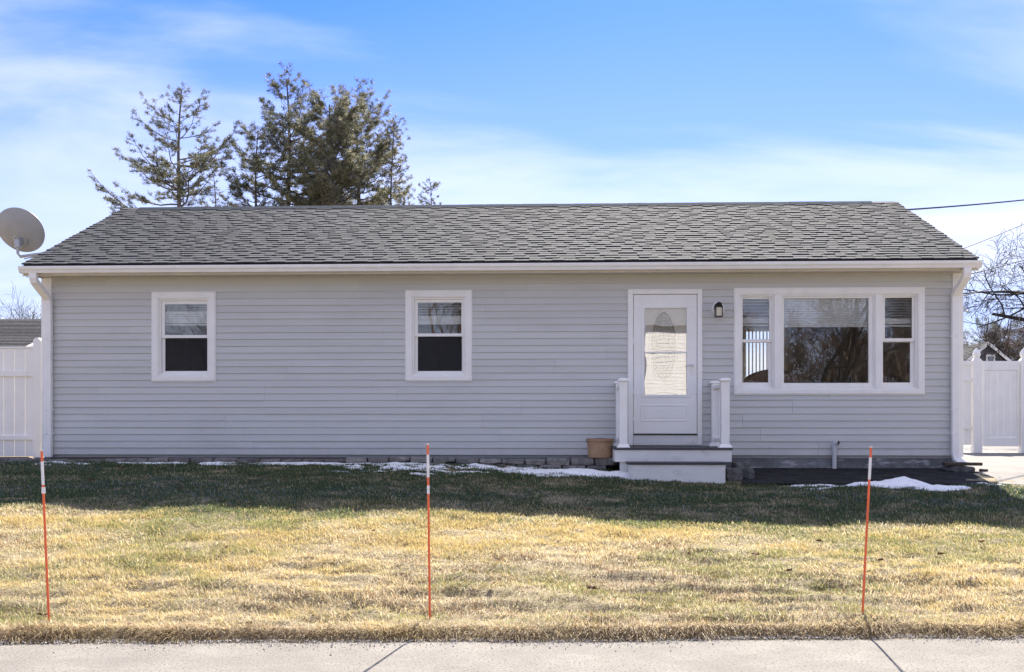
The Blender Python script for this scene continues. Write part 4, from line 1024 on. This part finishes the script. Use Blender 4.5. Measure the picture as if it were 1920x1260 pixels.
# ------------------------------------------------------------------ trees
def tree_mesh(paths, m, name, parent, n=5):
    mb = MB()
    for pts, rads in paths: mb.tube(pts, rads, 7 if rads[0] > .06 else (5 if rads[0] > .02 else 3), False)
    return obj(name, mb, m, parent, smooth=True)
def needles(name, tufts, parent, rnd_, cols, size=.16, per=8, width=.011):
    """tufts: (pos, dir, shade); needle bundles as thin triangles"""
    T = np.array([t[0] for t in tufts]); Dr = np.array([t[1] for t in tufts]); n = len(T)
    g_ = np.random.default_rng(rnd_); T = np.repeat(T, per, 0); Dr = np.repeat(Dr, per, 0)
    d = Dr*.55+g_.normal(0, .62, (n*per, 3)); d[:, 2] += .12; d /= np.linalg.norm(d, axis=1)[:, None]
    L_ = g_.uniform(.55, 1.2, n*per)[:, None]*size
    s = np.cross(d, g_.normal(0, 1, (n*per, 3))); s /= np.linalg.norm(s, axis=1)[:, None]+1e-9
    T = T+g_.normal(0, size*.22, T.shape)
    V = np.stack([T-s*width, T+s*width, T+d*L_], 1).reshape(-1, 3)
    ix = np.repeat(g_.choice(len(cols), n, p=[c_[1] for c_ in cols]), per); C = np.array([c_[0] for c_ in cols])[ix]*g_.uniform(.65, 1.35, n*per)[:, None]
    Fn = np.arange(n*per*3).reshape(-1, 3)
    o = np_mesh(name, V-np.array(WOFF[parent.name]), Fn, M['needle'], 3, np.repeat(C, 3, 0)); o.parent = parent; return o
PC = [((.105, .125, .085), .42), ((.17, .175, .105), .28), ((.28, .275, .185), .22), ((.18, .14, .10), .08)]
PC2 = [((.095, .115, .075), .34), ((.20, .195, .11), .30), ((.37, .355, .24), .28), ((.20, .155, .11), .08)]
PC_HAZE = [((.15, .18, .16), .6), ((.21, .235, .19), .3), ((.30, .27, .20), .1)]  # far pines: distance haze is put into these lightened needle colours
def pine(px, ptop, pbase, Y, crown_w, label, seed, cols, dens=1.0, low=.25, bare=.0, trunk_r=.17, nb=5, gap=.46, name='pine_tree', shape=.75, needle=.15, lean=0, group='pines rising behind the roof', fork=0):
    rd = random.Random(seed)
    x0 = ax(px, Y); top = az(ptop, px, Y); t = thing(name, (x0, Y, .8), label, 'tree', group)
    H = top-.8; paths = []; tufts = []
    tr = [Vector((x0+lean*k/12+.10*math.sin(k*.9+seed)*k/12, Y+.08*math.sin(k*1.3+seed), .8+H*k/12)) for k in range(13)]
    tk = [(tr, [trunk_r*(1-.93*(k/12)**1.1)+.008 for k in range(13)])]
    zc0 = .8+H*low; z = zc0
    def tp(z):
        f = (z-.8)/H*12; i = min(11, int(f)); return tr[i].lerp(tr[i+1], f-i)
    while z < top-.15:
        u = (z-zc0)/(top-zc0)                      # 0 base of crown .. 1 top
        prof = (1-u)**shape*(.55+.45*min(1, u*4))
        for b in range(rd.randint(max(2, nb-2), nb)):
            if rd.random() < bare: continue
            an = rd.uniform(0, 2*math.pi); L = crown_w*prof*rd.uniform(.5, 1.12)+.22
            p = tp(min(top-.1, z+rd.uniform(-.2, .2))); dirv = Vector((math.cos(an), math.sin(an), 0))
            rise = rd.uniform(-.12, .28)+.45*u; n = 7; pts = [p]
            for k in range(1, n+1):
                q = k/n; w = Vector((rd.uniform(-1, 1), rd.uniform(-1, 1), rd.uniform(-.6, .6)))*L*.03
                pts.append(p+dirv*L*q*(1-.12*q)+Vector((0, 0, L*(rise*q-.10*q*(1-q)*2+.20*q*q)))+w)
            r0 = max(.010, trunk_r*.26*(1-u)*min(1, L/1.6)+.008); paths.append((pts, [r0*(1-.85*k/n) for k in range(n+1)]))
            # side shoots lie in a flat spray
            side = Vector((-dirv.y, dirv.x, 0)); m = int(max(3, L*5.5*dens))
            for k in range(m):
                q = rd.uniform(.22 if L > 1 else .1, 1.0); f = q*n; i = min(n-1, int(f)); bp = pts[i].lerp(pts[i+1], f-i)
                sl_ = L*.30*(1.15-q)*rd.uniform(.5, 1.3)+.12
                sd_ = (dirv*.7+side*rd.choice((-1, 1))*rd.uniform(.4, 1)+Vector((0, 0, rd.uniform(-.05, .5)))).normalized()
                e_ = bp+sd_*sl_; paths.append(([bp, bp.lerp(e_, .5)+Vector((0, 0, -.02)), e_], [.010, .007, .004]))
                nt_ = max(2, int(sl_/.085*dens))
                for s_ in range(nt_):
                    w = rd.uniform(.25, 1.0); tufts.append((tuple(bp.lerp(e_, w)), tuple(sd_)))
            for s_ in range(int(3*dens)+1): tufts.append((tuple(pts[-1]+Vector((rd.uniform(-.05, .05), rd.uniform(-.05, .05), rd.uniform(-.05, .05)))), tuple(dirv)))
        z += gap*rd.uniform(.75, 1.25)*(1-.35*u)
    tree_mesh(tk, M['bark'], 'trunk', t); tree_mesh(paths, M['bark'], 'branches', t)
    needles('crown', tufts, t, seed, cols, needle); return t
pine(337, 168, 390, 30, 4.9, 'tall thin pine with widely spaced bare limbs, leftmost behind the roof', 28, PC, 1.15, .52, .22, .20, 6, .58, shape=.85, needle=.14)
pine(540, 148, 390, 33, 3.3, 'tallest open crowned pine rising left of the dense dark pine', 12, PC, 1.2, .52, .16, .24, 6, .52, shape=.5, needle=.17)
pine(622, 196, 390, 31, 3.1, 'widest dense dark pine behind the middle of the tree group', 13, PC2, 1.25, .50, .04, .28, 7, .36, shape=.42, needle=.18)
pine(672, 182, 390, 35, 3.0, 'dense sunlit pine behind the right shoulder of the widest pine', 14, PC2, 1.2, .52, .06, .22, 6, .42, shape=.42, needle=.18)
pine(482, 245, 390, 32, 2.7, 'mid height pine between the thin pine and the tallest pine', 15, PC, 1.2, .52, .14, .15, 6, .46, shape=.55, needle=.18)
pine(735, 222, 390, 34, 1.15, 'slender sparse tree at the right edge of the pine group', 16, PC2, 1.1, .55, .08, .10, 6, .36, shape=.4, needle=.12)
pine(805, 340, 390, 33, 1.1, 'small pointed tree tip furthest right above the ridge', 17, PC, .9, .65, .1, .08, 5, .34, shape=.7, needle=.10)
pine(402, 330, 390, 31, 1.5, 'low thin tree top just right of the bare limbed pine', 18, PC2, .7, .6, .12, .09, 5, .42, shape=.5, needle=.10)
pine(762, 366, 390, 31, 1.2, 'low bushy tree top just above the ridge between slender tree and small tip', 19, PC2, .9, .6, .08, .08, 5, .34, shape=.45, needle=.10)
pine(1852, 596, 690, 46, 2.2, 'hazy grey green pine behind the right neighbour roof', 21, PC_HAZE, 1.1, .05, .05, .2, 5, .5, shape=.7, needle=.2, group='pines behind the right fence')
pine(1893, 590, 690, 48, 2.1, 'second hazy pine, right of the pine over the neighbour gable', 22, PC_HAZE, .9, .1, .12, .18, 4, .6, shape=.6, needle=.2, group='pines behind the right fence')
pine(1815, 648, 690, 47, 1.5, 'low hazy pine between the house corner and the neighbour roof', 23, PC_HAZE, 1.0, .05, .05, .15, 5, .5, shape=.7, needle=.2, group='pines behind the right fence')

def bare_tree(x0, y0, z0, H, label, seed, m, r0=.2, spread=.55, levels=5, up=.25, droop=0., name='bare_tree', group=None, first=.28, kids=(3, 5), lean=(0, 0), twig=.004, stems=1):
    rd = random.Random(seed); t = thing(name, (x0, y0, z0), label, 'tree', group); trunk = []; paths = []
    def grow(p, d, L, r, lv):
        n = 5 if lv < 3 else 3; pts = [p]; rads = [r]; dd = d.copy()
        for k in range(n):
            dd = (dd+Vector((rd.gauss(0, .13), rd.gauss(0, .13), rd.gauss(0, .10)+(up if lv < 3 else .05)*.35-droop*lv*.06))).normalized()
            pts.append(pts[-1]+dd*L/n); rads.append(max(twig, r*(1-.55*(k+1)/n)))
        (trunk if lv == 0 else paths).append((pts, rads))
        if lv >= levels: return
        kn = rd.randint(*kids)+(1 if lv > 1 else 0)
        for k in range(kn):
            q = first+(1-first)*(k+rd.random())/kn if lv == 0 else .2+.8*(k+rd.random())/kn
            q = min(q, .999); f = q*n; i = min(n-1, int(f)); bp = pts[i].lerp(pts[i+1], f-i)
            ax_ = dd.orthogonal().normalized(); ax_.rotate(Matrix.Rotation(rd.uniform(0, 6.28), 3, dd)) if False else ax_.rotate(Matrix.Rotation(rd.uniform(0, 6.28), 3, dd.normalized()))
            nd = (dd*(1-spread)+ax_*spread*rd.uniform(.7, 1.2)).normalized()
            grow(bp, nd, L*rd.uniform(.45, .72), max(twig, rads[i]*rd.uniform(.45, .65)), lv+1)
    for s in range(stems):
        a = rd.uniform(0, 6.28)
        d0 = Vector((lean[0]+(.28*math.cos(a) if stems > 1 else 0), lean[1]+(.28*math.sin(a) if stems > 1 else 0), 1)).normalized()
        grow(Vector((x0, y0, z0)), d0, H*.55, r0, 0)
    tree_mesh(trunk, m, 'trunk', t); tree_mesh(paths, m, 'branches', t); return t
bare_tree(ax(2062, 12), 12, .8, 9.4, 'bare grey tree reaching its twigs in from the right edge', 33, M['bark2'], .2, .62, 5, .1, .25, first=.42, kids=(3, 5), twig=.005)
for k, (p_, Y_, h_, s_) in enumerate(((60, 40, 8.2, 41), (22, 42, 7.8, 42), (5, 41, 7.2, 43))):
    bare_tree(ax(p_, Y_), Y_, .8, h_, ['thin leafless tree right of the others above the left neighbour roof', 'thin leafless tree in the middle above the left neighbour roof', 'thin leafless tree at the left edge above the neighbour roof'][k], s_, M['bark2'], .07, .4, 4, .5, group='bare trees beyond the left roof', twig=.006)
for k, (p_, Y_, h_, s_) in enumerate(((1905, 40, 6.4, 51), (1930, 42, 7.2, 52), (1875, 44, 5.6, 53))):
    bare_tree(ax(p_, Y_), Y_, .8, h_, ['brown twiggy tree right of the neighbour gable', 'brown twiggy tree cut by the right edge of the picture', 'brown twiggy tree right behind the neighbour gable'][k], s_, M['bark3'], .11, .55, 5, .2, group='brown bare trees at right', kids=(4, 6), twig=.008)

# ------------------------------------------------------------------ neighbour houses
def courses(mb, A, B, C_, D_, n, th=.012):
    """shingle courses on the quad eaveA-eaveB-ridgeC-ridgeD (A,D one side)"""
    A, B, C_, D_ = map(Vector, (A, B, C_, D_)); nn = (B-A).cross(D_-A).normalized()
    if nn.z < 0: nn = -nn
    for k in range(n):
        q0, q1 = k/n, min(1, (k+1.25)/n)
        a, b, c, d = A.lerp(D_, q0)+nn*th, B.lerp(C_, q0)+nn*th, B.lerp(C_, q1), A.lerp(D_, q1)
        mb.add([a, b, c, d, a-nn*th*1.2, b-nn*th*1.2], [(0, 1, 2, 3), (4, 5, 1, 0)])
NYe, NYr = 12.0, 15.4
exx = ax(40, NYe); ez = az(653, 30, NYe); rz_ = az(598, 40, NYr)
nh = thing('neighbour_house', (exx-5, NYr, .8), 'neighbour house at left showing a dark shingled roof and white rake', 'house')
mb = MB(); courses(mb, (exx-12, NYe, ez), (exx, NYe, ez), (exx, NYr, rz_), (exx-12, NYr, rz_), 20)
courses(mb, (exx, 2*NYr-NYe, ez), (exx-12, 2*NYr-NYe, ez), (exx-12, NYr, rz_), (exx, NYr, rz_), 6)
obj('roof', mb, M['nsh'], nh)
d_ = .16
obj('rake_board', MB().extrude_x([(NYe-.05, ez-.03), (NYe-.05, ez-.03-d_*.9), (NYr, rz_-d_), (2*NYr-NYe+.05, ez-.03-d_), (2*NYr-NYe+.05, ez-.03), (NYr, rz_)], exx+.001, exx+.05), M['nwhite'], nh)
obj('fascia', MB().box(exx-12, exx, NYe-.03, NYe, ez-.16, ez-.02), M['nwhite'], nh)
mb = MB().box(exx-11.8, exx-.3, NYe+.35, 2*NYr-NYe-.35, .75, ez-.03)
mb.add([(x_, y_, z_) for x_ in (exx-.32, exx-.31) for y_, z_ in ((NYe+.35, ez-.02), (2*NYr-NYe-.35, ez-.02), (NYr, rz_-.15))], [(0, 2, 1), (3, 4, 5)])
obj('house_wall', mb, M['nwhite'], nh)
# right neighbour: gable towards us
GYr = 32.0
pkx, pkz = at(1850, 641, GYr); ex1, ez1 = at(1893, 678, GYr); hw = ex1-pkx; ex0 = pkx-hw
n2 = thing('gable_house', (pkx, GYr+3, .8), 'neighbour house at right with a dark shingled gable behind the gate', 'house')
mb = MB(); courses(mb, (ex0-.1, GYr+7, ez1-.05), (ex0-.1, GYr-.2, ez1-.05), (pkx, GYr-.2, pkz), (pkx, GYr+7, pkz), 12)
courses(mb, (ex1+.1, GYr-.2, ez1-.05), (ex1+.1, GYr+7, ez1-.05), (pkx, GYr+7, pkz), (pkx, GYr-.2, pkz), 12)
# a lower wing to the left with a pale sunlit roof
courses(mb, (pkx-5.5, GYr+.6, ez1-.3), (pkx-.5, GYr+.6, ez1-.3), (pkx-.3, GYr+3.4, pkz-.05), (pkx-5.5, GYr+3.4, pkz-.05), 14)
obj('roof', mb, M['nsh'], n2)
mb = MB(); nrow2 = 26
zb_ = .8
for k in range(nrow2):
    z0_, z1_ = zb_+(pkz-.12-zb_)*k/nrow2, zb_+(pkz-.12-zb_)*(k+1)/nrow2
    wv = lambda z: hw-.25 if z < ez1 else max(.02, (hw-.05)*(pkz-.10-z)/(pkz-ez1))
    mb.add([(pkx-wv(z0_), GYr-.02, z0_), (pkx+wv(z0_), GYr-.02, z0_), (pkx+wv(z1_), GYr, z1_), (pkx-wv(z1_), GYr, z1_), (pkx-wv(z0_), GYr, z0_), (pkx+wv(z0_), GYr, z0_)], [(0, 1, 2, 3), (4, 5, 1, 0)])
mb.box(pkx-hw+.25, pkx+hw-.25, GYr+.01, GYr+6.8, .8, ez1-.1)
mb.box(pkx-5.3, pkx-hw+.2, GYr+1.0, GYr+5, .8, ez1-.32)
obj('shingled_wall', mb, M['nwall'], n2)
for sg in (-1, 1):
    e_ = Vector((pkx+sg*(hw+.12), GYr-.22, ez1-.07)); p_ = Vector((pkx, GYr-.22, pkz))
    obj('rake_board', MB().add([e_, p_, p_+Vector((0, 0, -.15)), e_+Vector((0, 0, -.15)), e_+Vector((0, .04, 0)), p_+Vector((0, .04, 0)), p_+Vector((0, .04, -.15)), e_+Vector((0, .04, -.15))],
        [(0, 1, 2, 3), (7, 6, 5, 4), (0, 4, 5, 1), (3, 2, 6, 7)]), M['nwhite'], n2)
wx0, wz0 = at(1849, 678, GYr-.05); wx1, wz1 = at(1866, 664, GYr-.05)
wf = obj('gable_window', MB().ring(wx0, wx1, wz0-.5, wz1, .06, .06, .06, .1, GYr-.06, GYr-.021), M['nwhite'], n2)
obj('window_pane', MB().box(wx0+.06, wx1-.06, GYr-.045, GYr-.04, wz0-.44, wz1-.1), M['glass'], wf)

# ------------------------------------------------------------------ overhead wires
def wire(a, b, sag, rad, label, name='overhead_wire'):
    a, b = Vector(a), Vector(b); n = 18
    pts = [a.lerp(b, k/n)+Vector((0, 0, -4*sag*(k/n)*(1-k/n))) for k in range(n+1)]
    return tag(obj(name, MB().tube(pts, rad, 6), M['wire']), label, 'wire', 'overhead wires at the right')
pole = Vector((19.5, 20, .8))
up = thing('utility_pole', pole, 'wooden utility pole beyond the right edge carrying the house wires', 'utility pole')
obj('pole', MB().tube([pole, pole+Vector((0, 0, 9.5))], [.15, .11], 10), M['wood'], up, smooth='auto')
obj('cross_arm', MB().box(pole.x-.06, pole.x+.06, pole.y-1.1, pole.y+1.1, pole.z+8.6, pole.z+8.75), M['wood'], up)
def wpt(px, py, Y): x_, z_ = at(px, py, Y); return (x_, Y, z_)
def wire_px(p, q, Y0, Y1, rad, label, ext=2.4):
    a, b = Vector(wpt(*p, Y0)), Vector(wpt(*q, Y1)); d = b-a
    return wire(a, a+d*ext, .06, rad, label)
wire_px((1690, 394), (1920, 370), YR+.3, 9, .016, 'thickest twisted service wire running from the roof end to the right')
wire_px((1795, 470), (1920, 415), 4.2, 9.5, .008, 'thin wire rising from the rake above the gutter end')
wire_px((1800, 518), (1920, 482), .9, 7, .009, 'thin wire leaving the wall just under the gutter end')
wire_px((1800, 556), (1920, 518), .9, 7, .009, 'lowest wire leaving the wall below the floodlight')

# ------------------------------------------------------------------ across the street (seen mirrored in the glass)
RT = [(13.2, -28, 10, 61, 'bark3', 2), (9.2, -25, 12, 62, 'bark2', 2), (15.6, -26, 9, 63, 'bark3', 1), (-9.5, -27, 12, 64, 'bark2', 1), (-3.8, -30, 12, 65, 'bark3', 2), (17.5, -29, 12, 66, 'bark3', 2), (-14.5, -28, 11, 67, 'bark2', 1)]
for k, (x_, y_, h_, s_, m_, stm) in enumerate(RT):
    bare_tree(x_, y_, -.1, h_, ['brown many stemmed tree', 'grey twin stemmed tree', 'short brown tree', 'grey single trunk tree', 'brown twin trunk tree', 'tall brown tree', 'slim grey tree'][k]+' across the street, mirrored in the window glass', s_, M[m_], .10, .5, 5, .35, first=.2, kids=(3, 4), stems=stm, twig=.007, group='bare trees across the street')
for k, (x_, y_, h_, s_) in enumerate(((8.2, -37, 7.2, 71), (12.2, -38, 7.8, 72), (16.5, -37, 7.4, 73), (20, -39, 8, 74))):
    bare_tree(x_, y_, -.1, h_, ['low brown thicket tree behind the twin stemmed tree', 'low brown thicket tree behind the many stemmed tree', 'low brown thicket tree behind the short brown tree', 'low brown thicket tree furthest along the street'][k]+', mirrored in the picture window', s_, M['bark3'], .12, .55, 5, .2, first=.1, kids=(4, 5), stems=2, twig=.012, group='thicket trees across the street')
hx0, hx1, hy = 3.95, 6.6, -33
oh = thing('white_house', ((hx0+hx1)/2, hy-3, -.1), 'white clapboard house across the street, mirrored in the door glass', 'house')
mb = MB(); zt_ = 5.75
k = 0; z = .0
while z < zt_:
    mb.add([(hx0, hy+.02, z), (hx1, hy+.02, z), (hx1, hy, z+.15), (hx0, hy, z+.15), (hx0, hy, z), (hx1, hy, z)], [(3, 2, 1, 0), (0, 1, 5, 4)]); z += .15
mb.box(hx0, hx1, hy-7, hy-.01, -.1, zt_)
obj('clapboard_wall', mb, M['nwhite'], oh)
mb = MB(); courses(mb, (hx1+.3, hy+.4, zt_), (hx0-.3, hy+.4, zt_), (hx0-.3, hy-3.5, zt_+1.6), (hx1+.3, hy-3.5, zt_+1.6), 16)
obj('roof', mb, M['paleroof'], oh)
print('objects', len(bpy.data.objects), 'tris', sum(len(m.loop_triangles) if m.loop_triangles else sum(len(p.vertices)-2 for p in m.polygons) for m in bpy.data.meshes if len(m.polygons) < 50000))
